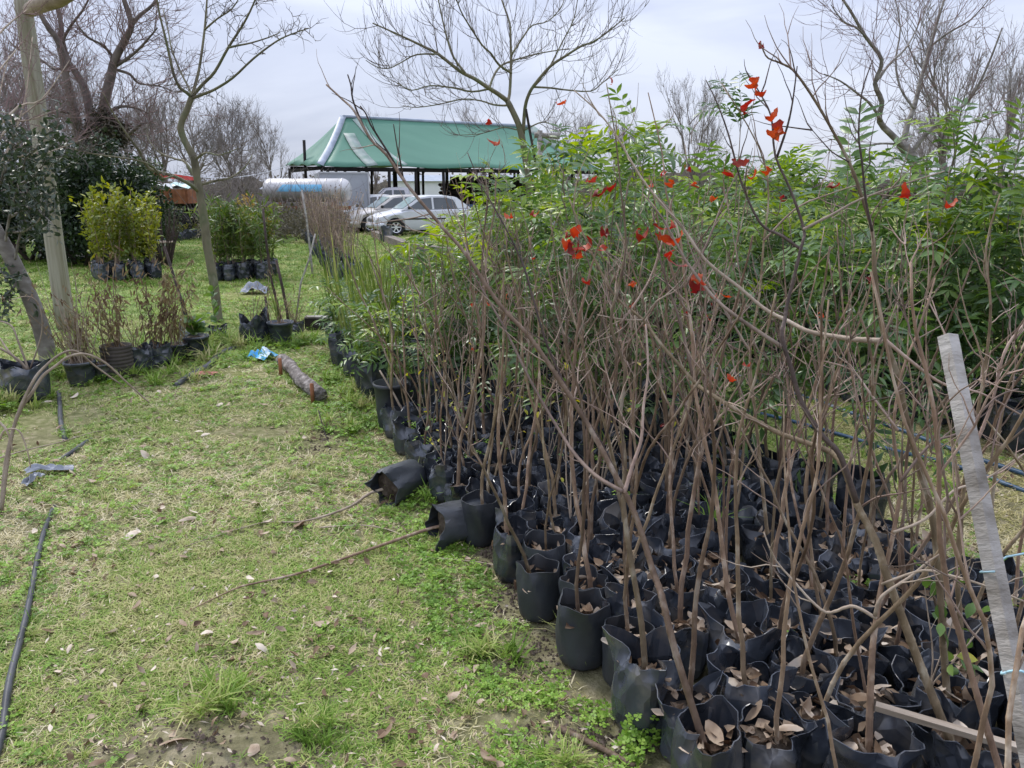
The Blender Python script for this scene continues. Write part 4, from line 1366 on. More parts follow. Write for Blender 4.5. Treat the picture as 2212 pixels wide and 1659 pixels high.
# strap-leaved clumps at the left end of the leafy plants
def strap_mesh(seed, n, H, wid=.014, spread=.35, mat='strap_leaf'):
    rr = random.Random(seed)
    out = []
    for i in range(n):
        m = MB()
        az = rr.uniform(0, 6.28)
        d = Vector((math.cos(az) * spread * rr.random(), math.sin(az) * spread * rr.random(), 1))
        b = Vector((rr.gauss(0, .035), rr.gauss(0, .035), 0))
        h = H * rr.uniform(.55, 1)
        m.leaf(b, d, Vector((math.cos(az + .3), math.sin(az + .3), .2)), h, wid * rr.uniform(.7, 1.2), fold=.4, curl=rr.uniform(-.1, .7), segs=4)
        out.append(m.mesh('strap_leaf', mat))
    return out
STR = [strap_mesh(800 + s, 22, 1.15) for s in range(3)]
for (x, y) in ((790, 845), (770, 815), (815, 830), (800, 800), (840, 815), (745, 770), (765, 735), (800, 750), (835, 765), (785, 705), (860, 790)):
    b = G(x, y, 0)
    e = potted_base('strap_leaved_plant', 'tall clump of upright strap leaves, yellowing at the foot, in a black pot', 'plant', b.x, b.y, rr, 'strap-leaved clumps at the end of the bed', old=True, s=.85)
    M = local((rr.gauss(.02, .05), rr.gauss(-.06, .06)), rr.uniform(0, 6.28), .18, rr.uniform(.8, 1.05))
    for me in rr.choice(STR):
        ob('strap_leaf', me, e, mtx=M)
# tall bare sticks and a bent cane standing among them
for (pts, Y0, Y1, r, mt, lab) in (
        ([(900, 905), (870, 840), (835, 770), (810, 700), (780, 640), (760, 590), (725, 500)], 5.0, 5.2, .009, 'bark_sapling', 'leaning brown cane behind the two tall black pots'),
        ([(918, 960), (880, 905), (850, 850), (820, 800)], 4.85, 5.0, .011, 'bark_pale', 'short split pale cane leaning on the black pot'),
        ([(885, 900), (868, 820), (855, 740), (840, 680), (800, 560)], 5.1, 5.2, .008, 'bark_upper', 'straight grey cane beside the leaning brown cane')):
    q = smoothpath(path(pts, Y0, Y1), 2)
    q[0].z = max(q[0].z, .01)
    m = MB()
    m.tube(shift(q, q[0]), [lerp(r, r * .5, i / (len(q) - 1)) for i in range(len(q))], n=6)
    o = m.build('cane', mt, loc=q[0])
    tag(o, lab, 'cane')
# the two tall pots at the lawn edge
def pot_mesh(r0, r1, h, mat, rim=.008, n=24):
    m = MB()
    m.lathe([(0, 0), (r0 * .96, 0), (r0, .012), (lerp(r0, r1, .33), h * .33), (lerp(r0, r1, .34) + .002, h * .35), (lerp(r0, r1, .66), h * .66), (lerp(r0, r1, .67) + .002, h * .68), (r1, h - .03), (r1 + rim, h - .028), (r1 + rim, h), (r1, h), (r1 - .004, h - .05), (0, h - .055)], n=n)
    return m.mesh('pot', mat)
b = G(848, 925)
e = thing('potted_cane_plant', 'tall round black nursery pot with strap leaves behind the small bag', 'pot', b)
ob('pot', pot_mesh(.095, .115, .33, 'bag_old'), e)
for me in STR[1][:9]:
    ob('strap_leaf', me, e, mtx=Matrix.Translation((0, 0, .28)) @ Matrix.Scale(.6, 4))
b = G(880, 950)
e = potted_base('bare_sapling', 'lone smooth black bag standing on the grass beside the tall round pot', 'sapling', b.x, b.y, rr, s=.92, old=True)
ob('stem', SAPS[2][0], e, mtx=local((.0, -.25), 1., .2, .7))
for b_ in SAPS[2][1][:4]:
    ob('branch', b_, e, mtx=local((.0, -.25), 1., .2, .7))

# two bags fallen over on the lawn with their saplings
def fallen(label, cpx, dirpx, stempx, seed):
    rr = random.Random(seed)
    c = G(*cpx)
    d = G(*dirpx) - c
    d.z = 0
    d.normalize()
    e = thing('fallen_sapling', label, 'sapling', (c.x, c.y, 0))
    az = math.atan2(d.y, d.x)
    M = Matrix.Translation((0, 0, .09)) @ Matrix.Rotation(az, 4, 'Z') @ Matrix.Rotation(R(88), 4, 'Y') @ Matrix.Translation((0, 0, -.14))
    ob('bag', bag_mesh(seed, rim=.05, flare=.02, crumple=.6, h=.27, r=.095, mat='bag_old'), e, mtx=M)
    ob('soil', SOILS[1], e, mtx=M @ Matrix.Translation((0, 0, .215)) @ Matrix.Scale(1.05, 4))
    pts = [Vector((0, 0, .08)) + d * .06] + [G(x, y, z) - c for x, y, z in stempx]
    pts = smoothpath(pts, 3)
    m = MB()
    k = len(pts)
    m.tube(pts, [lerp(.0095, .002, i / (k - 1)) for i in range(k)], n=7)
    ob('stem', m.mesh('stem', 'bark_sapling' if seed == 901 else 'bark_pale'), e)
fallen('fallen black bag whose long brown sapling lies across the lawn', (990, 1165), (905, 1185), [(935, 1140, .05), (860, 1165, .035), (760, 1200, .025), (640, 1240, .022), (540, 1262, .022), (500, 1275, .018), (410, 1318, .012)], 901)
fallen('fallen grey-black bag with a thin pale twig, its mouth in the clover', (862, 1075), (800, 1105), [(800, 1065, .04), (760, 1092, .03), (700, 1115, .022), (640, 1128, .02), (560, 1130, .018), (400, 1180, .012)], 902)

# ------------------------------------------------------------------ bare trees
def twigs_on(m, rr, line, n, l0, l1, r, up, sub, spread=1.0, start=.25, seg=6, ns=3, jit=.1):
    k = len(line)
    for i in range(n):
        j = min(k - 2, max(1, int(k * (start + (1 - start) * rr.random()))))
        d = (line[j + 1] - line[j - 1]).normalized() + rdir(rr) * spread
        tw = grow(m, rr, line[j], d, rr.uniform(l0, l1), r, up=up, seg=seg, n=ns, jit=jit)
        for s_ in range(sub):
            jj = rr.randint(1, seg - 1)
            d2 = (tw[jj + 1] - tw[jj - 1]).normalized() + rdir(rr) * spread
            t2 = grow(m, rr, tw[jj], d2, rr.uniform(l0, l1) * .6, r * .7, up=up, seg=seg - 1, n=3, jit=jit)
            if sub > 2 and rr.random() < .6:
                d3 = (t2[2] - t2[1]).normalized() + rdir(rr) * spread
                grow(m, rr, t2[2], d3, l0 * .6, r * .55, up=up, seg=4, n=3, jit=jit)
def traced_tree(name, label, trunk, limbs, bark, twigm, tp, seed, group=None, base_z=0.):
    rr = random.Random(seed)
    (tpts, Y0, Y1, r0, r1) = trunk
    line = smoothpath(path(tpts, Y0, Y1), 3)
    base = Vector((line[0].x, line[0].y, base_z))
    if line[0].z > base_z + .02:
        dn = (line[0] - line[1]).normalized()
        line = [Vector((line[0].x, line[0].y, base_z))] + line
    line = shift(line, base)
    e = thing(name, label, 'tree', base, 0, group)
    m = MB()
    k = len(line)
    rd = [lerp(r0, r1, i / (k - 1)) * (1 + .06 * rr.uniform(-1, 1)) for i in range(k)]
    rd[0] *= 1.2
    m.tube(line, rd, n=10)
    ob('trunk', m.mesh('trunk', bark), e)
    tm = MB()
    for (lp, ya, yb, ra, rb) in limbs:
        q = shift(smoothpath(path(lp, ya, yb), 3), base)
        m = MB()
        kk = len(q)
        m.tube(q, [lerp(ra, rb, i / (kk - 1)) for i in range(kk)], n=6)
        ob('branch', m.mesh('branch', bark), e)
        L_ = sum((q[i + 1] - q[i]).length for i in range(kk - 1))
        twigs_on(tm, rr, q, max(2, int(L_ * tp['per_m'])), tp['l0'], tp['l1'], tp['r'], tp['up'], tp['sub'], tp.get('spread', 1.), tp.get('start', .25), jit=tp.get('jit', .1))
    ob('crown', tm.mesh('crown', twigm), e)
    return e
# tree by the shed: ends of its twigs sweep upward
Yc = 17.
traced_tree('bare_tree', 'spreading bare tree with upswept fine twigs in front of the green roof',
    ([(1160, 545), (1143, 405), (1134, 335), (1124, 281), (1112, 250), (1096, 218)], Yc, Yc, .085, .06),
    [([(1096, 218), (1076, 203), (1057, 191), (1025, 170), (994, 154), (947, 117), (920, 103), (887, 87), (850, 70), (805, 50)], Yc, Yc - 1.5, .05, .012),
     ([(1096, 218), (1101, 201), (1104, 134), (1103, 90), (1101, 50), (1084, 0), (1075, -40)], Yc, Yc + .6, .04, .012),
     ([(1057, 191), (1064, 170), (1075, 150), (1091, 137), (1131, 124), (1171, 114), (1230, 105)], Yc - .3, Yc + 1.2, .03, .01),
     ([(1005, 158), (980, 124), (968, 90), (960, 60), (947, 0), (942, -40)], Yc - .8, Yc - .5, .026, .01),
     ([(1105, 158), (1078, 140), (1060, 115), (1041, 97), (1017, 60), (996, 25), (980, -20)], Yc, Yc - 1.2, .026, .01),
     ([(1130, 290), (1134, 234), (1142, 205), (1154, 184), (1188, 144), (1220, 122), (1255, 100), (1282, 90), (1315, 67), (1350, 38)], Yc, Yc - 1., .045, .01),
     ([(1154, 188), (1190, 190), (1221, 194), (1275, 197), (1300, 180), (1335, 150)], Yc, Yc + .8, .024, .008),
     ([(1100, 225), (1091, 228), (1065, 226), (1040, 218), (1000, 214), (950, 225), (900, 232), (870, 228)], Yc, Yc + 1., .026, .008),
     ([(1057, 192), (1020, 198), (980, 190), (930, 185), (890, 195), (860, 180)], Yc, Yc - 1.6, .024, .008),
     ([(1126, 285), (1150, 272), (1171, 264), (1190, 268), (1215, 278), (1240, 290)], Yc, Yc - .6, .018, .007),
     ([(1122, 282), (1090, 275), (1060, 283), (1030, 290), (980, 292)], Yc, Yc + .9, .016, .006),
     ([(947, 117), (900, 118), (870, 133), (842, 147), (815, 145), (790, 130)], Yc - 1, Yc - 1.8, .018, .006),
     ([(1104, 120), (1130, 80), (1150, 55), (1185, 45), (1215, 10), (1225, -30)], Yc, Yc + 1, .02, .007),
     ([(1188, 144), (1215, 90), (1240, 40), (1250, -20)], Yc - .4, Yc + .2, .017, .007)],
    'bark_green_grey', 'twig_grey', dict(per_m=6.5, l0=.55, l1=1.35, r=.0075, up=.22, sub=3, spread=.95, start=.22, jit=.07), 31)
# crooked little tree on the lane
Yl = 9.6
traced_tree('bare_tree', 'crooked slender bare tree with lichen-green trunk on the lawn behind the pots',
    ([(472, 690), (460, 600), (448, 535), (442, 484), (432, 419), (426, 387), (419, 342), (400, 306), (390, 274), (403, 239), (414, 210)], Yl, Yl, .056, .034),
    [([(414, 210), (403, 200), (387, 187), (374, 155), (358, 84), (345, 32), (336, -20)], Yl, Yl - .4, .021, .009),
     ([(414, 210), (408, 190), (390, 155), (371, 106), (365, 75), (352, 20)], Yl, Yl + .7, .015, .006),
     ([(414, 210), (424, 175), (432, 139), (442, 64), (447, 0), (448, -30)], Yl, Yl + .3, .02, .008),
     ([(414, 210), (438, 182), (464, 155), (493, 103), (522, 58), (540, 25), (555, -10)], Yl, Yl - .5, .021, .008),
     ([(416, 212), (440, 203), (464, 193), (503, 168), (548, 126), (596, 90), (629, 74), (667, 61)], Yl, Yl - .9, .019, .005),
     ([(493, 103), (515, 98), (541, 93), (580, 81), (605, 70)], Yl - .3, Yl - .2, .014, .005),
     ([(430, 415), (413, 400), (374, 380), (322, 364), (303, 329), (274, 290), (245, 245), (222, 200)], Yl, Yl - .9, .025, .006),
     ([(428, 400), (467, 390), (500, 383), (530, 360), (545, 335)], Yl, Yl + .5, .02, .006),
     ([(426, 390), (400, 350), (385, 345), (345, 330), (320, 300), (318, 270)], Yl, Yl + .8, .018, .006),
     ([(420, 345), (445, 330), (475, 335), (515, 320)], Yl, Yl - .5, .014, .005),
     ([(374, 380), (350, 385), (330, 360), (290, 345), (200, 332), (130, 315)], Yl - .3, Yl - 1.4, .013, .006),
     ([(442, 64), (470, 40), (500, 20), (520, -10)], Yl, Yl - .3, .012, .005)],
    'bark_green_grey', 'twig_grey', dict(per_m=9., l0=.08, l1=.5, r=.0055, up=.05, sub=3, spread=1.3, start=.12, jit=.3), 32)
# bare tree at the right
Yr = 13.
traced_tree('bare_tree', 'bare multi-stemmed tree rising behind the leafy saplings, twigs fanned wide',
    ([(2010, 560), (1995, 420), (1975, 350), (1945, 310)], Yr, Yr, .1, .08),
    [([(1960, 330), (1935, 300), (1900, 262), (1905, 220), (1890, 180), (1905, 130), (1870, 80), (1835, 20), (1800, -30)], Yr, Yr - .8, .055, .014),
     ([(1950, 318), (1960, 270), (1975, 230), (1990, 170), (2010, 100), (2030, 30), (2050, -30)], Yr, Yr + .6, .05, .014),
     ([(1965, 335), (2000, 290), (2040, 255), (2090, 220), (2130, 150), (2165, 60)], Yr, Yr - .4, .045, .012),
     ([(1905, 262), (1880, 225), (1850, 200), (1815, 175), (1780, 160)], Yr - .3, Yr - 1., .025, .007),
     ([(1890, 180), (1920, 140), (1960, 100), (1990, 40)], Yr - .4, Yr, .024, .008),
     ([(1870, 80), (1850, 60), (1820, 45), (1795, 10)], Yr - .7, Yr - 1.2, .016, .006),
     ([(1945, 312), (1900, 310), (1860, 318), (1820, 305), (1790, 300)], Yr, Yr - .7, .02, .006),
     ([(2010, 100), (2050, 70), (2100, 40), (2150, -20)], Yr + .4, Yr, .02, .007),
     ([(1975, 235), (1945, 190), (1935, 130), (1945, 60), (1930, -20)], Yr, Yr + .5, .024, .008),
     ([(2040, 255), (2075, 265), (2120, 262), (2170, 240)], Yr, Yr + .5, .02, .006)],
    'bark_grey', 'twig_purple', dict(per_m=7, l0=.45, l1=1.1, r=.006, up=.14, sub=3, spread=1.0, start=.2, jit=.09), 33)
# the big old tree at the left with an ivy-grown bole
Yb = 24.
e = traced_tree('bare_tree', 'big old bare tree with a bushy ivy-covered bole behind the dark hedge',
    ([(215, 470), (215, 380), (213, 310), (212, 255)], Yb, Yb, .42, .36),
    [([(190, 330), (171, 300), (164, 258), (145, 180), (129, 97), (97, 48), (60, -30)], Yb, Yb - 1, .17, .05),
     ([(200, 262), (193, 235), (184, 193), (160, 150), (148, 135), (135, 90), (130, 40), (110, -30)], Yb, Yb + .6, .14, .05),
     ([(222, 258), (228, 210), (239, 168), (248, 129), (271, 84), (284, 52), (268, 0), (262, -30)], Yb, Yb - .5, .16, .05),
     ([(245, 145), (262, 135), (290, 115), (315, 90), (340, 60)], Yb, Yb - 1, .06, .02),
     ([(284, 55), (300, 35), (330, 10), (345, -20)], Yb, Yb + .5, .07, .03),
     ([(248, 150), (280, 160), (300, 180), (340, 185), (370, 195)], Yb, Yb + 1, .05, .015),
     ([(225, 250), (260, 230), (300, 235), (320, 245)], Yb, Yb - 1, .06, .02),
     ([(262, 300), (285, 285), (305, 268), (330, 262)], Yb, Yb - 1.5, .07, .02),
     ([(150, 140), (120, 150), (90, 130), (60, 120), (20, 90)], Yb, Yb + 1, .05, .015),
     ([(164, 250), (130, 240), (95, 250), (60, 230), (20, 235)], Yb, Yb - 1, .05, .015),
     ([(130, 100), (150, 60), (180, 20), (200, -20)], Yb, Yb - .4, .05, .02),
     ([(248, 129), (225, 100), (190, 80), (165, 50)], Yb, Yb - .8, .05, .015)],
    'twig_grey', 'twig_purple', dict(per_m=6.5, l0=.8, l1=2.2, r=.013, up=.1, sub=4, spread=1.0, start=.15, jit=.16), 34)
def leafcloud(m, rr, c, rad, n, l0, l1, wr=.5, shell=.45):
    for i in range(n):
        d = rdir(rr)
        q = shell + (1 - shell) * rr.random()
        p = Vector((c[0] + d.x * rad[0] * q, c[1] + d.y * rad[1] * q, c[2] + d.z * rad[2] * q))
        ln = rr.uniform(l0, l1)
        m.leaf(p, rdir(rr) + d * .5, rdir(rr) + Vector((0, 0, .6)), ln, ln * wr, segs=2, fold=.2)
m = MB()
iv = P(225, 290, Yb) - e.location
rr = random.Random(77)
for i in range(16):
    d = rdir(rr)
    leafcloud(m, rr, iv + Vector((d.x * .45, d.y * .4, d.z * .45)), (.42, .42, .4), 300, .06, .16, .5, .2)
ob('ivy', m.mesh('ivy', 'ivy_mass'), e)

def far_tree_mesh(seed, H, spread=.42, twigl=.9, levels=4, r0=.16, up=.10):
    rr = random.Random(seed)
    tr, cr = MB(), MB()
    pts = [Vector((0, 0, 0))]
    d = Vector((rr.gauss(0, .08), rr.gauss(0, .08), 1))
    for i in range(5):
        d = (d + Vector((rr.gauss(0, .1), rr.gauss(0, .1), 0))).normalized()
        pts.append(pts[-1] + d * H * .07)
    tr.tube(pts, [lerp(r0, r0 * .75, i / 5) for i in range(6)], n=7)
    def rec(p, d, ln, r, lv):
        m_ = tr if lv == levels else cr
        seg = 5
        q = grow(m_, rr, p, d, ln, r, up=up, seg=seg, n=5 if lv >= levels - 1 else 3, jit=.12)
        if lv == 0:
            return
        for i in range(rr.randint(3, 5)):
            j = rr.randint(2, seg)
            dd = (q[j] - q[j - 1]).normalized() + rdir(rr) * (.75 if lv > 1 else .9)
            rec(q[j], dd, ln * rr.uniform(.5, .78), max(r * .5, .008), lv - 1)
    for i in range(rr.randint(5, 7)):
        a = rr.uniform(0, 6.28)
        sp = rr.uniform(.25, 1.1)
        rec(pts[rr.randint(3, 5)], Vector((math.cos(a) * sp, math.sin(a) * sp, 1)), H * rr.uniform(.25, .36), r0 * rr.uniform(.35, .6), levels)
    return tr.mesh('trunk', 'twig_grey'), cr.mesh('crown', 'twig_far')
FT = [far_tree_mesh(50 + s, 6.5, r0=.13) for s in range(4)]
def far_tree(x, ytop, Y, label, v, group=None, rz=0, sx=1., purple=False):
    top = P(x, ytop, Y)
    e = thing('bare_tree', label, 'tree', (top.x, Y, 0), rz, group)
    s = top.z / 6.3
    e.scale = (s * sx, s * sx, s)
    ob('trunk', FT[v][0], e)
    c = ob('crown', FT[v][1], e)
    return e
far_tree(590, 228, 58, 'rounded bare tree beyond the tank and left of the green roof', 0, sx=.8)
far_tree(470, 190, 44, 'bare tree thick with twigs behind the rusty trailer', 1, sx=.95)
far_tree(390, 215, 50, 'dense bare tree between the crooked tree and the old ivy-grown one', 2, sx=1.1)
far_tree(530, 300, 40, 'low bare tree at the thicket beside the tank', 3, sx=1.1)
far_tree(1490, 160, 34, 'tall narrow bare tree standing alone above the far treeline', 2, sx=.62)
far_tree(1355, 228, 46, 'small fan-shaped bare tree right of the green roof', 3, sx=.8)
far_tree(795, 232, 60, 'bare treetop showing over the ridge near the roof corner', 1, sx=.7)
far_tree(1060, 240, 62, 'bare treetop showing over the ridge behind the spreading tree', 0, sx=.8)
far_tree(1220, 235, 60, 'bare treetop over the right end of the green roof', 2, sx=.8)
far_tree(2130, -20, 22, 'tall pale bare tree at the far right behind the fanned one', 0, sx=.8)
far_tree(2215, 60, 26, 'slim bare tree behind the tall pale tree', 3, sx=.6)
far_tree(2020, 210, 40, 'short bare tree under the fanned tree at the treeline', 1, sx=.9)
for i, (x, yt, Y) in enumerate(((-40, -20, 26), (60, 60, 32), (-20, 120, 20), (320, 150, 40), (150, 110, 36), (250, 200, 42))):
    far_tree(x, yt, Y, ['very tall reddish bare tree tangled up left of the pole', 'tall reddish bare tree behind the pole head', 'reddish bare tree with drooping twigs beside the leaning tree', 'purplish bare tree behind the crooked tree', 'reddish bare tree behind the ivy-grown one', 'low purplish bare tree between ivy-grown tree and trailer'][i], i % 4, 'tangled bare trees behind the pole', rz=i * 1.3, sx=1.05)

# pole, pergola log, leaning grey tree with glossy leaves
pb = G(143, 712)
top = P(45, -40, pb.y)
e = thing('wooden_pole', 'thick weathered round pole with a log beam at its head', 'pole', pb)
m = MB()
q = [Vector((0, 0, 0)) + (top - pb) * (i / 14) for i in range(15)]
rr = random.Random(2)
m.tube([p + Vector((rr.gauss(0, .004), rr.gauss(0, .004), 0)) for p in q], [.105 - .02 * i / 14 for i in range(15)], n=20)
ob('shaft', m.mesh('shaft', 'post_wood'), e)
m = MB()
b0, b1 = P(64, 22, pb.y - .12) - pb, P(260, -75, pb.y - 1.2) - pb
q = [b0 + (b1 - b0) * i / 6 for i in range(7)]
m.tube([p + Vector((0, 0, rr.gauss(0, .006))) for p in q], [.07, .085, .085, .083, .085, .08, .075], n=14)
ob('log_beam', m.mesh('log_beam', 'bark_pale'), e)

tb = G(108, 790)
e = thing('leaning_tree', 'leaning grey-barked tree with small glossy dark leaves beside the pole', 'tree', tb)
m = MB()
tl = shift(smoothpath([tb] + path([(95, 730), (72, 660), (40, 590), (15, 540), (-20, 480), (-70, 400), (-100, 300)], tb.y, tb.y - .2), 3), tb)
m.tube(tl, [lerp(.078, .05, i / (len(tl) - 1)) for i in range(len(tl))], n=12)
ob('trunk', m.mesh('trunk', 'bark_grey'), e)
rr = random.Random(9)
lm = MB()
bm_ = MB()
spots = []
for pts in ([(30, 570), (45, 500), (70, 440), (95, 390), (120, 340)], [(10, 535), (20, 470), (40, 400), (55, 340), (50, 290)], [(0, 520), (-10, 430), (10, 360), (0, 290)], [(40, 590), (30, 620), (15, 640), (5, 690)], [(70, 440), (90, 460), (110, 480)],
            [(20, 470), (60, 450), (90, 440), (120, 415)], [(15, 500), (50, 500), (80, 480), (105, 440)], [(55, 340), (80, 320), (100, 290), (120, 280)], [(-30, 470), (0, 400), (25, 330), (30, 280)], [(-60, 420), (-20, 350), (5, 310)], [(40, 400), (75, 380), (100, 345)], [(-10, 560), (5, 590), (20, 600)]):
    q = shift(smoothpath(path(pts, tb.y - .1, tb.y - rr.uniform(.2, .9)), 3), tb)
    bm_.tube(q, [lerp(.014, .003, i / (len(q) - 1)) for i in range(len(q))], n=5)
    for j in range(2, len(q)):
        for s_ in range(2):
            d = (q[j] - q[j - 1]).normalized() + rdir(rr) * .9
            tw = grow(bm_, rr, q[j], d, rr.uniform(.1, .3), .003, up=.05, seg=4, n=3, jit=.2)
            spots += tw[1:]
ob('branch', bm_.mesh('branch', 'bark_grey'), e)
for s_ in spots:
    for k_ in range(2):
        lm.leaf(s_, rdir(rr), rdir(rr) + Vector((0, 0, .8)), rr.uniform(.045, .075), rr.uniform(.022, .032), segs=3, fold=.3, curl=.3)
ob('foliage', lm.mesh('foliage', 'olive_leaf'), e)
# pale bare branches crossing in front of the pole
e = thing('bare_shrub', 'pale bare branches and reddish twigs growing up in front of the pole', 'shrub', G(-40, 760))
o_ = e.location
m, m2 = MB(), MB()
for pts in ([(-30, 420), (0, 360), (30, 290), (55, 210), (65, 130), (70, 80)], [(-20, 330), (20, 270), (60, 240), (110, 200)], [(-30, 420), (-10, 300), (0, 200), (20, 120)], [(-40, 280), (10, 262), (60, 260), (130, 235)], [(-30, 300), (40, 230), (90, 215), (150, 130)], [(-40, 200), (0, 150), (50, 90)], [(-40, 120), (10, 60), (60, 20)], [(-40, 380), (30, 340), (100, 330), (180, 300)]):
    q = shift(smoothpath(path(pts, o_.y - .2, o_.y + .6), 3), o_)
    m.tube(q, [lerp(.014, .004, i / (len(q) - 1)) for i in range(len(q))], n=5)
    twigs_on(m2, rr, q, 10, .2, .7, .0035, .06, 3, .9)
m.tube([Vector((0, 0, 0)), Vector((.02, 0, .6)), Vector((0.05, 0, 1.6)), Vector((.1, 0, 2.6))], [.03, .026, .02, .012], n=7)
ob('branch', m.mesh('branch', 'bark_pale'), e)
ob('twigs', m2.mesh('twigs', 'twig_purple'), e)

# ------------------------------------------------------------------ the open shed with the green roof
S0 = Vector((-8.5, 36., 0))
SU, SV = Vector((.89, .46, 0)).normalized(), Vector((-.46, .89, 0)).normalized()
def SH(u, v, z):
    return SU * u + SV * v + Vector((0, 0, z))
shed = thing('open_shed', 'long open-sided shed under a faded green hipped roof with pale patches', 'shed', S0)
WD, LN = 7.2, 14.9
EB, EC, EA, ED = SH(-.2, -.2, 2.72), SH(LN, -.2, 2.68), SH(-.2, WD, 2.95), SH(LN, WD, 2.9)
R1, R2 = SH(2.0, WD * .5, 5.15), SH(12.6, WD * .5, 5.05)
def quadsurf(A, B, C, D, nu, nv, sag):
    """A-B eave, D-C ridge; the sheet sags a little and its eave dips"""
    m = MB()
    rr = random.Random(4)
    for j in range(nv + 1):
        for i in range(nu + 1):
            a, b = i / nu, j / nv
            p = (A * (1 - a) + B * a) * (1 - b) + (D * (1 - a) + C * a) * b
            p = p + Vector((0, 0, -sag * math.sin(PI * b) - (.05 * math.sin(a * 21) * (1 - b))))
            m.v.append(tuple(p))
    for j in range(nv):
        for i in range(nu):
            k = j * (nu + 1) + i
            m.face((k, k + 1, k + nu + 2, k + nu + 1))
    return m
def thicken(o, t=.03):
    md = o.modifiers.new('thickness', 'SOLIDIFY')
    md.thickness = t
    return o
roof = thicken(ob('roof', quadsurf(EB, EC, R2, R1, 26, 8, .16).mesh('roof', 'roof_green'), shed))
for (A, B, C, D) in ((EA, EB, R1, R1), (ED, EA, R1, R2), (EC, ED, R2, R2)):
    thicken(ob('roof_side', quadsurf(A, B, C, D, 14, 8, .16).mesh('roof_side', 'roof_green'), shed))
def strip(pts, wid, mat, name, lift=.05):
    m = MB()
    pts = smoothpath(pts, 4)
    nrm = Vector((SU.y, -SU.x, 0)) * .8 + Vector((0, 0, .6))
    for i, p in enumerate(pts):
        d = (pts[min(i + 1, len(pts) - 1)] - pts[max(i - 1, 0)]).normalized()
        s = d.cross(nrm).normalized() * wid * .5
        m.v += [tuple(p - s + nrm * lift), tuple(p + s + nrm * lift)]
    for i in range(len(pts) - 1):
        k = i * 2
        m.face((k, k + 1, k + 3, k + 2))
    thicken(ob(name, m.mesh(name, mat), roof), .02)
def onroof(a, b):
    p = (EB * (1 - a) + EC * a) * (1 - b) + (R1 * (1 - a) + R2 * a) * b
    return p + Vector((0, 0, -.16 * math.sin(PI * b)))
strip([onroof(.0, 0), onroof(.0, .35), onroof(.0, .7), onroof(.0, 1)], .3, 'roof_grey', 'hip_flashing', .07)
strip([onroof(.16, .0), onroof(.105, .35), onroof(.05, .7)], .55, 'roof_patch', 'roof_patch', .05)
strip([onroof(.265, .02), onroof(.2, .35), onroof(.12, .75), onroof(.06, .97)], .32, 'roof_patch', 'roof_patch', .04)
strip([onroof(.985, .15), onroof(.985, .5), onroof(.985, .97)], .6, 'roof_patch', 'roof_patch', .05)
m = MB()
m.tube([R1 + Vector((0, 0, .03)), (R1 + R2) * .5 + Vector((0, 0, .0)), R2 + Vector((0, 0, .03))], .09, n=8)
ob('ridge_cap', m.mesh('ridge_cap', 'roof_grey'), shed)
rr = random.Random(6)
for i in range(11):
    for v in (0., WD * .5, WD - .2):
        u = .1 + i * (LN - .3) / 10 + rr.uniform(-.15, .15)
        m = MB()
        zt = 2.62 if v < 1 else (4.0 if v < 5 else 2.75)
        m.tube([SH(u, v, 0), SH(u + rr.gauss(0, .03), v, zt * .5), SH(u, v, zt)], .075, n=7)
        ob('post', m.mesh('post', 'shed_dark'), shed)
m = MB()
rot = Matrix.Rotation(math.atan2(SU.y, SU.x), 3, 'Z')
m.box(SH(LN / 2, 0, 2.55), (LN, .12, .16), rot)
m.box(SH(LN / 2, WD - .2, 2.78), (LN, .12, .16), rot)
m.box(SH(0, WD / 2, 2.62), (.12, WD, .16), rot)
ob('eave_beam', m.mesh('eave_beam', 'shed_dark'), shed)
m = MB()
m.box(SH(12.5, WD - .5, 1.2), (7., .08, 2.4), rot)
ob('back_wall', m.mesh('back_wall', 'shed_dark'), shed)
# things standing under it
def crate(name, label, c, d, mat, rz=0):
    e = thing(name, label, name.split('_')[-1], c, rz)
    m = MB()
    for i in range(3):
        m.box((0, -d[1] / 2, d[2] * (.17 + .33 * i)), (d[0], .03, d[2] * .27))
        m.box((0, d[1] / 2, d[2] * (.17 + .33 * i)), (d[0], .03, d[2] * .27))
        m.box((-d[0] / 2, 0, d[2] * (.17 + .33 * i)), (.03, d[1], d[2] * .27))
        m.box((d[0] / 2, 0, d[2] * (.17 + .33 * i)), (.03, d[1], d[2] * .27))
    ob('slats', m.mesh('slats', mat), e)
    m = MB()
    for sx in (-1, 1):
        for sy in (-1, 1):
            m.box((sx * d[0] * .47, sy * d[1] * .47, d[2] * .5), (.06, .06, d[2] * 1.04))
    ob('corner_posts', m.mesh('corner_posts', mat), e)
    return e
crate('stacked_crate', 'blue slatted crate in the shade under the green roof', P(985, 445, 38), (1.6, 1.2, 1.0), 'hose_blue', .4)
crate('stacked_crate', 'second blue slatted crate against the shed post', P(1030, 440, 39.5) * 1, (1.4, 1.1, .9), 'hose_blue', .2)
for o in list(COL.objects):
    if o.name.startswith('stacked_crate'):
        o.location.z = 0
m = MB()
for i in range(10):
    m.lathe([(.0, i * .2), (.55 + .06 * rr.uniform(-1, 1), i * .2 + .01), (.62, i * .2 + .1), (.55, i * .2 + .19), (0, i * .2 + .195)], n=14, c=(rr.uniform(-.1, .1), rr.uniform(-.1, .1), 0))
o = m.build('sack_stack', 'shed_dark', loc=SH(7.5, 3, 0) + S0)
tag(o, 'dark stack of full sacks in the shade of the shed', 'sacks')
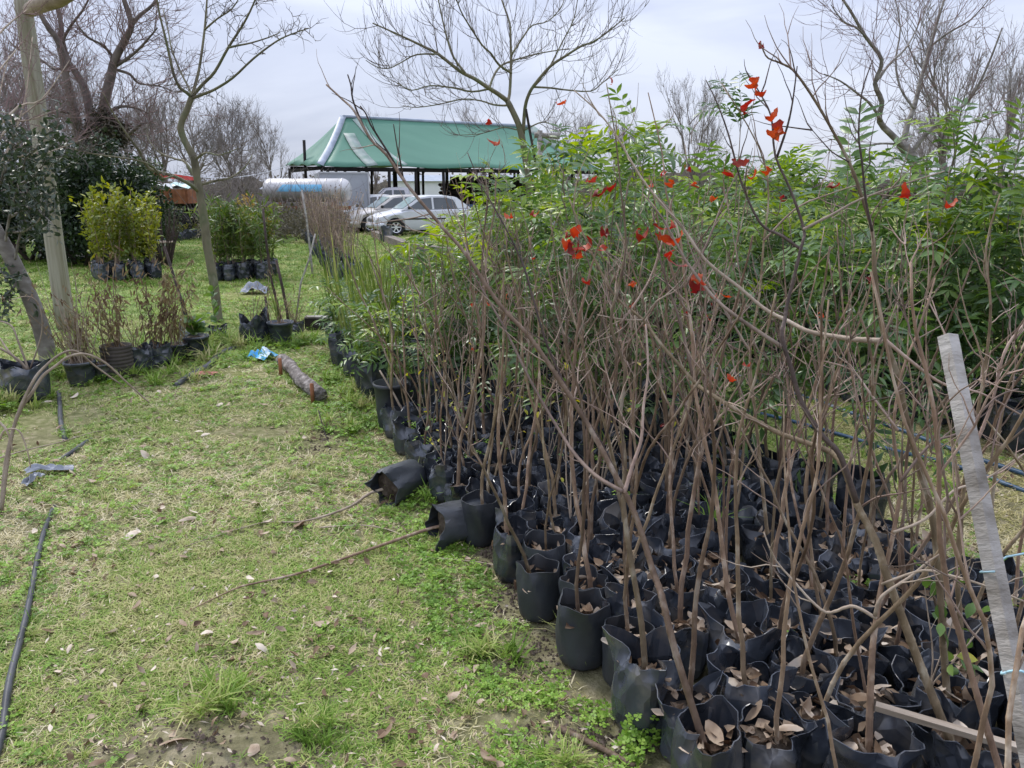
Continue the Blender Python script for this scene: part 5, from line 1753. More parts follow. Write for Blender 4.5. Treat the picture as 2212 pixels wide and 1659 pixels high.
# white building beyond the shed and grey box body behind the tank
def house(label, c, rz, d, roofh, mat, roofm):
    e = thing('far_building', label, 'building', c, rz)
    m = MB()
    m.box((0, 0, d[2] / 2), d)
    ob('wall', m.mesh('wall', mat, False), e)
    m = MB()
    hx, hy, z = d[0] / 2 + .2, d[1] / 2 + .2, d[2]
    m.v += [(-hx, -hy, z), (hx, -hy, z), (hx, hy, z), (-hx, hy, z), (-hx, 0, z + roofh), (hx, 0, z + roofh)]
    for f in ((0, 1, 5, 4), (2, 3, 4, 5), (0, 4, 3), (1, 2, 5), (0, 3, 2, 1)):
        m.face(f)
    ob('roof', m.mesh('roof', roofm, False), e)
house('low white building glimpsed through the open shed', (P(1000, 400, 62).x, 62, 0), .1, (11, 5, 2.3), .5, 'car_white', 'roof_grey')
house('pale bluish low building behind the steel tank', (P(660, 400, 50).x, 50, 0), .1, (4.5, 4, 1.7), .25, 'van_grey', 'roof_grey')
e = thing('box_trailer', 'plain grey box trailer parked between the tank and the shed', 'trailer', (P(738, 440, 34.5).x, 34.5, 0), .3)
m = MB()
m.box((0, 0, 1.45), (2.0, 3.2, 1.75))
ob('box', m.mesh('box', 'van_grey', False), e)
m = MB()
for sx in (-1, 1):
    m.box((sx * 1.01, -1.61, 1.45), (.06, .05, 1.78))
m.box((0, -1.61, 2.33), (2.0, .05, .06))
ob('edge_trim', m.mesh('edge_trim', 'alloy', False), e)
def wheel(parent, x, y, r, wd, spokes=6, face=-1, cap='alloy', far=False):
    w_ = ob('wheel', None, parent, loc=(x, y, r))
    m = MB()
    prof = [(r * .62, -wd / 2), (r * .92, -wd / 2), (r, -wd * .3), (r, wd * .3), (r * .92, wd / 2), (r * .62, wd / 2), (r * .62, -wd / 2)]
    m.lathe(prof, n=24)
    M = Matrix.Rotation(PI / 2, 4, 'X')
    ob('tyre', m.mesh('tyre', 'rubber'), w_, mtx=M)
    m = MB()
    m.lathe([(r * .56, wd * .42), (r * .63, wd * .5), (r * .63, wd * .3), (r * .56, wd * .34)], n=24)
    m.lathe([(0, wd * .36), (r * .14, wd * .36), (r * .15, wd * .28)], n=12)
    for i in range(spokes):
        a = 2 * PI * i / spokes
        m.box((r * .35 * math.cos(a), r * .35 * math.sin(a), wd * .3), (r * .5, r * .15, wd * .1), Matrix.Rotation(a, 3, 'Z'))
    ob('rim', m.mesh('rim', cap, False), w_, mtx=Matrix.Rotation(PI / 2 if face < 0 else -PI / 2, 4, 'X'))
    m = MB()
    m.lathe([(0, 0), (r * .6, 0), (r * .6, wd * .1), (0, wd * .1)], n=16)
    ob('brake_disc', m.mesh('brake_disc', 'trim_black'), w_, mtx=Matrix.Rotation(PI / 2 if face < 0 else -PI / 2, 4, 'X'))
for sy in (-.6, .6):
    wheel(e, -1.0, sy, .38, .2, far=True)
    wheel(e, 1.0, sy, .38, .2, face=-1, far=True)
# stainless tank
tk = thing('milk_tank', 'long stainless steel tank trailer with a sky-blue painted band', 'tank', (P(665, 420, 31).x, 31, 0), .05)
m = MB()
prof = [(0, 0), (.25, .015), (.42, .08), (.52, .2), (.55, .3), (.55, 3.1), (.52, 3.2), (.42, 3.32), (.25, 3.385), (0, 3.4)]
m.lathe(prof, n=28)
TM = Matrix.Translation((-1.7, 0, 1.62)) @ Matrix.Rotation(PI / 2, 4, 'Y') @ Matrix.Diagonal((.82, 1, 1, 1))
ob('vessel', m.mesh('vessel', 'tank_steel'), tk, mtx=TM)
m = MB()
n = 12
for i in range(n + 1):
    a = -.1 + .6 * i / n
    for z in (.62, 2.35):
        zz = z + (.25 * i / n if z < 1 else 0)
        m.v.append((-.558 * math.sin(a), -.558 * math.cos(a), zz))
for i in range(n):
    m.face((i * 2, i * 2 + 1, i * 2 + 3, i * 2 + 2))
ob('blue_band', m.mesh('blue_band', 'tank_blue'), tk, mtx=TM)
m = MB()
for z in (.34, 2.45, 3.05):
    m.lathe([(.552, z), (.565, z), (.565, z + .05), (.552, z + .05)], n=28)
ob('band_ring', m.mesh('band_ring', 'tank_steel'), tk, mtx=TM)
m = MB()
m.box((0, -.35, .95), (3.2, .1, .14))
m.box((0, .35, .95), (3.2, .1, .14))
m.box((-2.2, 0, .85), (1.4, .12, .12))
for x in (-1., 0., 1.):
    m.box((x, 0, 1.08), (.1, .9, .2))
ob('chassis', m.mesh('chassis', 'rust', False), tk)
for x in (.3, 1.0):
    wheel(tk, x, -.72, .42, .22, cap='trim_black')
    wheel(tk, x, .72, .42, .22, cap='trim_black', face=1)

# ------------------------------------------------------------------ parked cars
def car(label, c, rz, paint, kind='hatch'):
    """nose points to -x; every panel is a mesh of its own"""
    e = thing('parked_car', label, 'car', c, rz)
    if kind == 'pickup':
        Lc, W, belt, roofz, wr = 4.6, .86, 1.12, 1.72, .36
        prof = [(-2.3, .55, .72), (-2.24, .5, .86), (-2.0, .45, 1.0), (-1.3, .42, 1.08), (-.95, .42, 1.12), (0, .42, 1.12), (.75, .42, 1.12), (.85, .42, 1.10), (2.25, .45, 1.10), (2.3, .5, 1.08)]
        gh_ = [(-1.05, 1.12), (-.35, 1.70), (.0, 1.74), (.5, 1.73), (.72, 1.68), (.82, 1.12)]
        wheels = (-1.5, 1.35)
        wins = [[(-.86, 1.15), (-.32, 1.62), (-.06, 1.64), (-.06, 1.15)], [(.02, 1.15), (.02, 1.64), (.5, 1.63), (.62, 1.15)]]
    else:
        Lc, W, belt, roofz, wr = 3.9, .82, .93, 1.42, .31
        prof = [(-1.95, .36, .55), (-1.9, .25, .66), (-1.6, .2, .77), (-1.0, .2, .88), (-.75, .2, .92), (0, .2, .93), (.9, .2, .95), (1.6, .22, .97), (1.85, .26, .92), (1.93, .36, .8)]
        gh_ = [(-.98, .90), (-.25, 1.36), (.15, 1.42), (.7, 1.42), (1.2, 1.36), (1.72, .98)]
        wheels = (-1.22, 1.18)
        wins = [[(-.76, .95), (-.18, 1.32), (.2, 1.36), (.2, .95)], [(.28, .95), (.28, 1.36), (.78, 1.36), (1.06, 1.28), (1.2, .97)]]
    # body: lofted sections with rounded shoulders, wheel arches cut as raised sill line
    m = MB()
    ys = []
    st = []
    xs = sorted(set([p[0] for p in prof] + [wx + k * wr * 1.18 for wx in wheels for k in (-1, -.92, -.7, -.35, 0, .35, .7, .92, 1)]))
    def itp(x, k):
        for a, b in zip(prof, prof[1:]):
            if a[0] <= x <= b[0]:
                return lerp(a[k], b[k], (x - a[0]) / (b[0] - a[0]))
        return prof[0][k] if x < prof[0][0] else prof[-1][k]
    for x in xs:
        zb, zt = itp(x, 1), itp(x, 2)
        for wx in wheels:
            dx = abs(x - wx)
            if dx < wr * 1.17:
                zb = max(zb, wr + math.sqrt(max(0, (wr * 1.17) ** 2 - dx * dx)) - .02)
        tp = 1 - .22 * max(0, (abs(x) - Lc * .36) / (Lc * .14)) ** 2
        w_ = W * max(.55, tp)
        mid = max(zb + .02, lerp(zb, zt, .55))
        st.append([(0, zb), (w_ * .94, zb), (w_ * 1.0, min(mid, zb + .1)), (w_ * 1.01, mid), (w_ * .985, zt - .05 if zt - .05 > mid else mid + .005), (w_ * .90, zt - .005), (w_ * .5, zt + .03), (0, zt + .045)])
    k = len(st[0])
    for i, s_ in enumerate(st):
        for (yy, zz) in s_:
            m.v.append((xs[i], -yy, zz))
        for (yy, zz) in s_:
            m.v.append((xs[i], yy, zz))
    for i in range(len(st) - 1):
        a, b = i * 2 * k, (i + 1) * 2 * k
        for j in range(k - 1):
            m.face((a + j, b + j, b + j + 1, a + j + 1))
            m.face((a + k + j, a + k + j + 1, b + k + j + 1, b + k + j))
    for i in (0, len(st) - 1):
        a = i * 2 * k
        m.face(tuple(a + j for j in range(k)) + tuple(a + k + j for j in range(k - 1, -1, -1)))
    me = m.mesh('body', paint)
    me.set_sharp_from_angle(angle=R(40))
    ob('body', me, e)
    # greenhouse
    m = MB()
    for (x, z) in gh_:
        f = (z - belt) / (roofz - belt)
        w0, w1 = W * .93, W * (.93 - .17 * max(0, f))
        m.v += [(x, -w1, z), (x, -w1 * .55, z + .03 * f), (x, w1 * .55, z + .03 * f), (x, w1, z)]
    for i in range(len(gh_) - 1):
        a, b = i * 4, i * 4 + 4
        for j in range(3):
            m.face((a + j, a + j + 1, b + j + 1, b + j))
    n = len(gh_)
    m.face(tuple(i * 4 for i in range(n))[::-1])
    m.face(tuple(i * 4 + 3 for i in range(n)))
    me = m.mesh('roof', paint)
    me.set_sharp_from_angle(angle=R(35))
    ob('roof', me, e)
    def wy(z):
        f = max(0, (z - belt) / (roofz - belt))
        return W * (.93 - .17 * f)
    for sgn in (-1, 1):
        for wv in wins:
            m = MB()
            m.poly([(x, sgn * (wy(z) + .008), z) for x, z in (wv if sgn < 0 else wv[::-1])])
            ob('side_window', m.mesh('side_window', 'car_glass', False), e)
    (x0, z0), (x1, z1) = gh_[0], gh_[1]
    def pl(t, yk):
        x, z = lerp(x0, x1, t), lerp(z0, z1, t)
        return (x - .012, yk * wy(z) * .9, z + .03 * t + .012)
    m = MB()
    m.poly([pl(.1, -1), pl(.1, 1), pl(.95, 1), pl(.95, -1)][::-1])
    ob('windscreen', m.mesh('windscreen', 'windscreen', False), e)
    (x0, z0), (x1, z1) = gh_[-1], gh_[-2]
    def pr(t, yk):
        x, z = lerp(x0, x1, t), lerp(z0, z1, t)
        return (x + .015, yk * wy(z) * .85, z + .03 * t + .01)
    m = MB()
    m.poly([pr(.15, -1), pr(.15, 1), pr(.9, 1), pr(.9, -1)])
    ob('rear_window', m.mesh('rear_window', 'car_glass', False), e)
    fx, fz = prof[0][0], prof[0][2]
    for sgn in (-1, 1):
        m = MB()
        m.lathe([(0, .03), (.09, .025), (.14, 0), (.14, -.06), (0, -.06)], n=14)
        ob('headlight', m.mesh('headlight', 'lamp_glass'), e, mtx=Matrix.Translation((fx + .10, sgn * W * .66, fz + .03)) @ Matrix.Rotation(sgn * .5, 4, 'Z') @ Matrix.Rotation(-PI / 2 + .35, 4, 'Y') @ Matrix.Diagonal((.7, 1.25, 1, 1)))
        m = MB()
        m.tube([(-.76 if kind != 'pickup' else -.85, sgn * W * .9, belt + .02), (-.72 if kind != 'pickup' else -.8, sgn * (W + .08), belt + .07)], [.025, .03], n=6)
        m.lathe([(0, -.1), (.06, -.09), (.075, 0), (.06, .09), (0, .1)], n=10, c=(0, 0, 0))
        mm = MB()
        mm.lathe([(0, -.05), (.05, -.045), (.075, 0), (.06, .05), (0, .06)], n=12)
        ob('mirror', mm.mesh('mirror', 'trim_black'), e, mtx=Matrix.Translation((-.72 if kind != 'pickup' else -.8, sgn * (W + .07), belt + .07)) @ Matrix.Diagonal((.8, 1.35, 1, 1)))
        m = MB()
        for x in ((.12, 1.0) if kind != 'pickup' else (-.1, .6)):
            m.box((x, sgn * (W + .012), belt - .12), (.16, .03, .035))
        ob('door_handle', m.mesh('door_handle', paint, False), e)
        m = MB()
        m.box((0.15 if kind != 'pickup' else .1, sgn * (W * 1.012), belt - .33), (2.2, .02, .05))
        ob('side_moulding', m.mesh('side_moulding', 'trim_black', False), e)
    m = MB()
    m.box((fx + .02, 0, fz + .0), (.1, W * .8, .12))
    for i in range(3):
        m.box((fx - .035, 0, fz - .04 + .04 * i), (.03, W * .78, .014), mi=1)
    ob('grille', m.mesh('grille', ['trim_black', 'alloy'], False), e)
    m = MB()
    m.tube([(fx + .3, -W * .93, fz - .17), (fx + .06, -W * .72, fz - .17), (fx - .02, -W * .3, fz - .17), (fx - .02, W * .3, fz - .17), (fx + .06, W * .72, fz - .17), (fx + .3, W * .93, fz - .17)], .1, n=10)
    ob('bumper', m.mesh('bumper', paint), e)
    m = MB()
    for wx in wheels:
        m.box((wx, 0, wr + .1), (wr * 2.1, W * 1.7, wr * 1.5))
    ob('wheel_well', m.mesh('wheel_well', 'trim_black', False), e)
    for wx in wheels:
        wheel(e, wx, -W * .92, wr, .19)
        wheel(e, wx, W * .92, wr, .19, face=1)
    return e
cg = G(856, 509)
def carpos(xw, Y, rz, wx=-1.22, W=.82):
    """place a car so that its near front wheel stands at column xw, Y metres away"""
    g_ = P(xw, 500, Y)
    v = Matrix.Rotation(rz, 3, 'Z') @ Vector((wx, -W, 0))
    return (g_.x - v.x, Y - v.y, 0)
car('silver hatchback in front, alloy wheel turned to the lawn', carpos(856, 28.6, R(24)), R(24), 'car_silver')
car('beige hatchback parked beside the silver one', carpos(800, 30.6, R(26)), R(26), 'car_beige')
car('white car parked behind the beige hatchback', carpos(748, 32.8, R(26)), R(26), 'car_white')
car('light grey double-cab pickup standing behind the row of cars', carpos(782, 36, R(12), -1.5, .86), R(12), 'car_grey', 'pickup')
# sleepers and a stray pot in front of the cars
for (a, b, lab) in (((810, 512), (880, 540), 'grey timber sleeper lying at the wheel of the silver car'), ((900, 545), (1010, 560), 'flat broken plank of timber beside the sleeper in front of the cars')):
    A, B = G(*a), G(*b)
    d = B - A
    m = MB()
    m.box((0, 0, .11), (d.length, .28, .22))
    m.box((d.length * .2, .2, .06), (d.length * .5, .2, .12))
    o = m.build('timber_sleeper', 'sleeper', smooth=False, loc=(A + B) / 2)
    o.rotation_euler.z = math.atan2(d.y, d.x)
    tag(o, lab, 'sleeper')
rr = random.Random(61)
g_ = G(838, 522)
e = potted_base('black_bag', 'single black bag standing on the sleepers by the car wheel', 'bag', g_.x, g_.y - .3, rr, far=True, s=1.8)
e.location.z = .0
# post with cross-arm and dark plank beside the spreading tree
e = thing('gallows_post', 'grey post with a short cross-arm and brace in front of the roof', 'post', (P(1165, 420, 18).x, 18, 0))
m = MB()
tp_ = P(1165, 292, 18).z
m.tube([(0, 0, 0), (.02, 0, tp_ * .5), (0, 0, tp_ + .1)], .06, n=8)
ob('post', m.mesh('post', 'grey_timber'), e)
m = MB()
m.tube([(-.12, 0, tp_), (.45, .02, tp_ - .02)], .06, n=8)
m.tube([(.0, 0, tp_ - .4), (.3, 0, tp_ - .06)], .035, n=6)
ob('cross_arm', m.mesh('cross_arm', 'grey_timber'), e)
A, B = P(1136, 236, 16.6), P(1180, 480, 16.6)
A2 = B + (B - A) * (B.z / (A.z - B.z))
m = MB()
d = A - A2
m.box((0, 0, d.length / 2), (.09, .05, d.length))
o = m.build('dark_plank', 'dark_timber', smooth=False, loc=A2)
o.rotation_euler = d.to_track_quat('Z', 'Y').to_euler()
tag(o, 'long dark plank leaning against the trunk of the spreading tree', 'plank')
m = MB()
for i in range(5):
    c = Vector((rr.uniform(-.35, .35), rr.uniform(-.2, .2), .22 + .17 * i))
    prof = [(0, -.16), (.2, -.15), (.3, -.06), (.31, .05), (.22, .14), (0, .16)]
    m.lathe([(r * rr.uniform(.9, 1.1), z) for r, z in prof], n=12, c=c)
o = m.build('white_sacks', 'plastic_white', loc=(P(1200, 420, 20).x, 20, 0))
o.scale = (1, 1, 1.5)
tag(o, 'heap of white sacks half hidden behind the leafy saplings', 'sacks')
g_ = P(1150, 365, 15.)
e = thing('yellow_shrub', 'small tree with yellow autumn leaves at the foot of the spreading tree', 'shrub', (g_.x + .25, 15., 0))
m = MB()
q = stem_path(rr, 1.9, wob=.01, step=.2)
m.tube(q, [.02 - .0015 * i for i in range(len(q))], n=5)
ob('stem', m.mesh('stem', 'bark_upper'), e)
m = MB()
leafcloud(m, rr, (0, 0, 1.85), (.3, .3, .45), 150, .08, .14, .45, .1)
ob('foliage', m.mesh('foliage', 'yellow_leaf'), e)

# ------------------------------------------------------------------ rusty trailer with its load
tr = thing('farm_trailer', 'rusty flat farm trailer heaped with tarps behind the crooked tree', 'trailer', (P(355, 430, 27).x, 27, 0), .06)
m = MB()
m.box((0, 0, 1.42), (2.1, 1.5, .46))
for i in range(5):
    m.box((-.95 + i * .475, -.77, 1.42), (.06, .05, .5))
ob('bed', m.mesh('bed', 'rust', False), tr)
m = MB()
m.box((0, -.4, 1.1), (2.0, .1, .16))
m.box((0, .4, 1.1), (2.0, .1, .16))
ob('chassis', m.mesh('chassis', 'dark_timber', False), tr)
for x in (-.55, .55):
    wheel(tr, x, -.7, .5, .24, cap='trim_black')
    wheel(tr, x, .7, .5, .24, cap='trim_black', face=1)
def crumpled(name, label, cat, loc, d, mat, seed, n=14, rz=0, amp=.5):
    m = MB()
    for j in range(n + 1):
        for i in range(n + 1):
            a, b = i / n * 2 - 1, j / n * 2 - 1
            q = max(0, 1 - (a * a + b * b) * .5)
            z = d[2] * q * (.55 + amp * mnoise.noise((a * 2.2 + seed, b * 2.2, seed * 1.7)))
            wob = 1 + .25 * mnoise.noise((a * 1.5, b * 1.5 + seed, 4.))
            m.v.append((a * d[0] / 2 * wob, b * d[1] / 2 * wob, max(.012, z + .02)))
    for j in range(n):
        for i in range(n):
            k = j * (n + 1) + i
            m.face((k, k + 1, k + n + 2, k + n + 1))
    me = m.mesh(name, mat)
    me.set_sharp_from_angle(angle=R(28))
    o = ob(name, me, loc=loc)
    o.rotation_euler.z = rz
    return tag(o, label, cat)
crumpled('white_tarp', 'crumpled whitish plastic sheeting heaped on the rusty trailer', 'tarp', tr.location + Vector((-.25, 0, 1.65)), (1.7, 1.4, .42), 'plastic_white', 2)
crumpled('green_tarp', 'pale mint plastic sheet at the end of the trailer load', 'tarp', tr.location + Vector((.65, 0, 1.65)), (.9, 1.2, .32), 'plastic_mint', 3)
m = MB()
q = Matrix.Rotation(.09, 3, 'Y')
m.box((0, 0, 0), (1.5, .5, .1), q)
m.box((.1, 0, .06), (1.3, .4, .05), q)
o = m.build('red_sheet', 'red_paint', smooth=False, loc=tr.location + Vector((.1, .3, 2.07)))
tag(o, 'long red panel lying on top of the trailer load', 'panel')

# ------------------------------------------------------------------ hedge, thickets, treeline
def cloudbush(name, label, cat, c, blobs, mat, stemm, seed, leaf, n, group=None, wr=.5, trunk=True, shell=.3):
    rr = random.Random(seed)
    e = thing(name, label, cat, c, 0, group)
    m = MB()
    for (x, y, z, rx, ry, rz_) in blobs:
        leafcloud(m, rr, (x, y, z), (rx, ry, rz_), n, leaf[0], leaf[1], wr, shell)
    ob('crown', m.mesh('crown', mat), e)
    if trunk:
        m = MB()
        for i in range(5):
            b = rr.choice(blobs)
            s_ = Vector((b[0] * .5 + rr.gauss(0, .1), b[1] * .5, 0))
            m.tube([s_, (s_ + Vector(b[:3])) * .5 + Vector((rr.gauss(0, .1), 0, 0)), Vector(b[:3])], [.05, .035, .012], n=6)
        ob('trunk', m.mesh('trunk', stemm), e)
    return e
rr = random.Random(81)
def blobs(n, w, dp, h, r0, r1, z0=.0):
    return [(rr.uniform(-w, w), rr.uniform(-dp, dp), rr.uniform(z0 + r0, h - r0), rr.uniform(r0, r1), rr.uniform(r0, r1), rr.uniform(r0, r1)) for _ in range(n)]
for (x, Y, w_, h, lab) in ((165, 17.2, 1.0, 2.6, 'dark evergreen hedge shrub right behind the wooden pole'), (225, 18.2, 1.1, 2.9, 'tall dark evergreen shrub behind the yellow-green potted group'), (110, 18., 1.3, 2.7, 'dense dark shrub between the pole and the leaning tree'), (30, 18.5, 1.5, 2.6, 'dark shrub behind the glossy-leaved leaning tree'), (268, 19.5, .9, 2.5, 'dark green shrub beside the rusty trailer')):
    g_ = P(x, 450, Y)
    cloudbush('evergreen_shrub', lab, 'shrub', (g_.x, Y, 0), blobs(22, w_, .7, h, .35, .6, .15), 'hedge_leaf', 'bark_dark', int(x), (.07, .13), 420)
# brownish nursery thicket behind the lane, olive in front
TH = MB()
for i in range(150):
    Y = rr.uniform(24, 34)
    x = P(rr.uniform(420, 720), 400, Y).x
    h = rr.uniform(.5, 1.35)
    leafcloud(TH, rr, (x, Y, h * .55), (.5, .5, h * .5), 130, .07, .14, .45, .1)
o = TH.build('nursery_thicket', 'thicket_leaf')
o['kind'] = 'stuff'
tag(o, 'greyish olive mass of young nursery plants in front of the tank', 'thicket')
TW = MB()
for i in range(900):
    Y = rr.uniform(26, 40)
    x = P(rr.uniform(270, 720), 400, Y).x
    grow(TW, rr, Vector((x, Y, rr.uniform(0, 1))), Vector((rr.gauss(0, .5), rr.gauss(0, .5), 1)), rr.uniform(.8, 2.4), .012, up=.05, seg=5, n=3, jit=.2)
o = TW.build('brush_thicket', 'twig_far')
o['kind'] = 'stuff'
tag(o, 'grey-brown tangle of leafless brush between the trailer and the tank', 'thicket')
for (x, Y, lab) in ((505, 25, 'orange-yellow leaved shrub in the thicket left of the tank'), (545, 24, 'second orange-tinted shrub beside the tank')):
    cloudbush('autumn_shrub', lab, 'shrub', (P(x, 420, Y).x, Y, 0), blobs(6, .5, .3, 1.5, .25, .4), 'orange_leaf', 'bark_upper', int(x), (.07, .12), 130)
TL = MB()
nx_ = 260
for i in range(nx_):
    x = -75 + 155 * i / (nx_ - 1)
    h = 2.6 + 1.3 * mnoise.noise((x * .16, 2., 0)) + .7 * mnoise.noise((x * .7, 5., 0)) + (1.3 if 12 < x < 24 else 0)
    for k in range(5):
        f = k / 4
        TL.v.append((x + .5 * mnoise.noise((x, f * 4, 1)), 82 + 3.2 * f + 1.2 * mnoise.noise((x * .5, f * 3, 7)), h * math.sin(f * PI / 2) ** .7))
for i in range(nx_ - 1):
    for k in range(4):
        TL.face((i * 5 + k, i * 5 + 5 + k, i * 5 + 6 + k, i * 5 + k + 1))
for i in range(420):
    Y = rr.uniform(78, 86)
    x = rr.uniform(-70, 75)
    h = rr.uniform(2.6, 5.2) + (1.6 if 12 < x < 24 else 0)
    leafcloud(TL, rr, (x, Y, h * .36), (1.8, 1.5, h * .38), 150, .2, .5, .5, .2)
o = TL.build('far_treeline', 'treeline_leaf')
o['kind'] = 'stuff'
tag(o, 'low brown-green treeline closing the far side of the field', 'treeline')

# ------------------------------------------------------------------ potted groups on the middle lawn
def group_plant(seed, H, mat, leaf, n, wr, stemn=4):
    rr = random.Random(seed)
    sm, fm = MB(), MB()
    for s_ in range(stemn):
        q = stem_path(rr, H * rr.uniform(.75, 1), wob=.008, step=.14, lean=(rr.gauss(0, .1), rr.gauss(0, .1)))
        sm.tube(q, [.007 * (1 - .6 * i / (len(q) - 1)) for i in range(len(q))], n=4)
        for i in range(len(q) * 3 // 8, len(q)):
            for k_ in range(n):
                d = rdir(rr) + Vector((0, 0, .5))
                b = q[i] + rdir(rr) * rr.uniform(0, .14)
                ln = rr.uniform(*leaf)
                fm.leaf(b, d, rdir(rr) + Vector((0, 0, 1)), ln, ln * wr, segs=3, fold=.25, curl=.3)
    return sm.mesh('stem', 'bark_upper'), fm.mesh('foliage', mat)
GL = [group_plant(900 + s, 1.25, 'shrub_lime', (.07, .12), 9, .42) for s in range(4)]
GN = [group_plant(920 + s, 1.1, 'shrub_narrow', (.10, .19), 9, .16, 5) for s in range(4)]
GB = [group_plant(940 + s, 1.25, 'dead_brown', (.03, .06), 1, .3, 7) for s in range(4)]
GS_ = [group_plant(960 + s, .4, 'shrub_lime', (.05, .1), 7, .45, 3) for s in range(3)]
def plant_group(c, ux, uy, nx, ny, protos, label, group, s=1., sp=.24, zs=1., jitter=.04, taper=0):
    for j in range(ny):
        for i in range(nx):
            x = c.x + ux[0] * (i - (nx - 1) / 2) * sp + uy[0] * j * sp + rr.uniform(-jitter, jitter)
            y = c.y + ux[1] * (i - (nx - 1) / 2) * sp + uy[1] * j * sp + rr.uniform(-jitter, jitter)
            e = potted_base('potted_shrub', label % (nth(i), nth(j)), 'shrub', x, y, rr, group, far=True, s=1.05)
            st, fo = rr.choice(protos)
            M = local((rr.gauss(0, .06), rr.gauss(0, .06)), rr.uniform(0, 6.28), .2, s * rr.uniform(.8, 1.1))
            ob('stem', st, e, mtx=M)
            ob('foliage', fo, e, mtx=M)
a1 = (.93, .37)
d1 = (-.37, .93)
plant_group(G(280, 606), a1, (-.5, .86), 4, 4, GL, 'broad-leaved yellow-green potted shrub, %s from the pole in the %s row before the hedge', 'yellow-green potted group', s=1.12, sp=.3)
plant_group(G(515, 606), (1, .1), (-.1, 1), 4, 4, GN, 'narrow-leaved green potted shrub, %s from the crooked tree in the %s row behind the rag', 'narrow-leaved potted group', s=1.1, sp=.27)
# row of leafless pots along the lane, leading to the tank
for i in range(30):
    f = i / 29
    b = G(lerp(728, 640, f ** .8), lerp(605, 490, f ** .75))
    for k_ in range(2):
        e = potted_base('twiggy_plant', 'leafless brown plant in a black bag, %s pair along the lane, %s side' % (nth(i), 'lawn' if k_ == 0 else 'car'), 'plant', b.x + .35 * k_ + rr.uniform(-.05, .05), b.y + rr.uniform(-.1, .1), rr, 'leafless row along the lane', far=True, s=1.15)
        st, fo = rr.choice(GB)
        M = local((rr.gauss(0, .05), rr.gauss(0, .05)), rr.uniform(0, 6.28), .22, rr.uniform(.9, 1.25))
        ob('stem', st, e, mtx=M)
        ob('foliage', fo, e, mtx=M)
# far rows of black bags with small green plants
def bag_row(a, b, n, label, group, protos, s=1., rows=1):
    A, B = G(*a), G(*b)
    for r_ in range(rows):
        for i in range(n):
            p = A + (B - A) * (i / (n - 1))
            e = potted_base('potted_seedling', label + ', %s bag' % nth(i) + (', %s line' % nth(r_) if rows > 1 else ''), 'plant', p.x + r_ * .05, p.y + r_ * .3, rr, group, far=True, s=1.15)
            st, fo = rr.choice(protos)
            M = local((0, 0), rr.uniform(0, 6.28), .2, s * rr.uniform(.8, 1.2))
            ob('stem', st, e, mtx=M)
            ob('foliage', fo, e, mtx=M)
bag_row((378, 522), (440, 514), 9, 'small green seedling in the row of bags behind the white bucket', 'seedling row behind the bucket', GS_, .7, 1)
bag_row((425, 496), (462, 496), 7, 'green seedling, far short bag row behind the crooked tree', 'far short seedling row', GS_, 1.2, 2)
bag_row((585, 506), (640, 503), 10, 'yellowish seedling in the bags at the lane end', 'seedling row at the lane end', GS_, 1.7, 3)
bag_row((385, 500), (430, 480), 8, 'leafy seedling, rear bag row near the bundled brush', 'rear seedling row', GS_, 1.3, 2)
bag_row((100, 560), (225, 556), 12, 'black bag with a short plant in the shade of the dark hedge', 'bags under the hedge', GS_, .5, 1)

# bundle of dark sticks near the trailer
e = thing('brush_bundle', 'tied bundle of dark purple-brown brushwood standing beside the yellow-green group', 'bundle', (P(352, 520, 17).x, 17, 0))
m = MB()
for i in range(60):
    a, q = rr.uniform(0, 6.28), .12 * math.sqrt(rr.random())
    b = Vector((q * math.cos(a), q * math.sin(a), 0))
    grow(m, rr, b, Vector((math.cos(a) * .28, math.sin(a) * .28, 1)), rr.uniform(.9, 1.5), .012, up=.02, seg=4, n=4, jit=.05)
ob('sticks', m.mesh('sticks', 'bark_dark'), e)
m = MB()
m.lathe([(.2, .5), (.215, .52), (.2, .54), (.19, .52), (.2, .5)], n=14)
ob('tie', m.mesh('tie', 'bark_pale'), e)
# white bucket tipped on its side
bk = G(350, 545)
e = thing('white_bucket', 'white plastic bucket with a mint rim lying at the edge of the lawn', 'bucket', bk)
m = MB()
m.lathe([(0, 0), (.125, 0), (.15, .3), (.158, .3), (.158, .315), (.145, .315), (.12, .02), (0, .02)], n=22)
Mb = Matrix.Translation((0, 0, .15)) @ Matrix.Rotation(.1, 4, 'Z') @ Matrix.Rotation(R(-10), 4, 'Y') @ Matrix.Translation((0, 0, -.12)) @ Matrix.Scale(.95, 4)
ob('body', m.mesh('body', 'plastic_white'), e, mtx=Mb)
m = MB()
m.lathe([(.157, .27), (.166, .275), (.166, .32), (.157, .322)], n=22)
ob('rim', m.mesh('rim', 'plastic_mint'), e, mtx=Mb)
m = MB()
m.tube([(.16 * math.cos(a), .16 * math.sin(a) * .4 - .12, .28 - .16 * abs(math.sin(a))) for a in [PI * i / 10 + PI for i in range(11)]], .004, n=5)
ob('handle', m.mesh('handle', 'alloy'), e, mtx=Mb)
crumpled('grey_rag', 'crumpled light grey cloth on the grass in front of the narrow-leaved group', 'cloth', G(552, 634), (.42, .3, .16), 'plastic_grey', 5, amp=.9)
crumpled('paper_scrap', 'flattened pale sheet lying under the dark hedge', 'sheet', G(185, 560), (.9, .5, .2), 'plastic_white', 7)

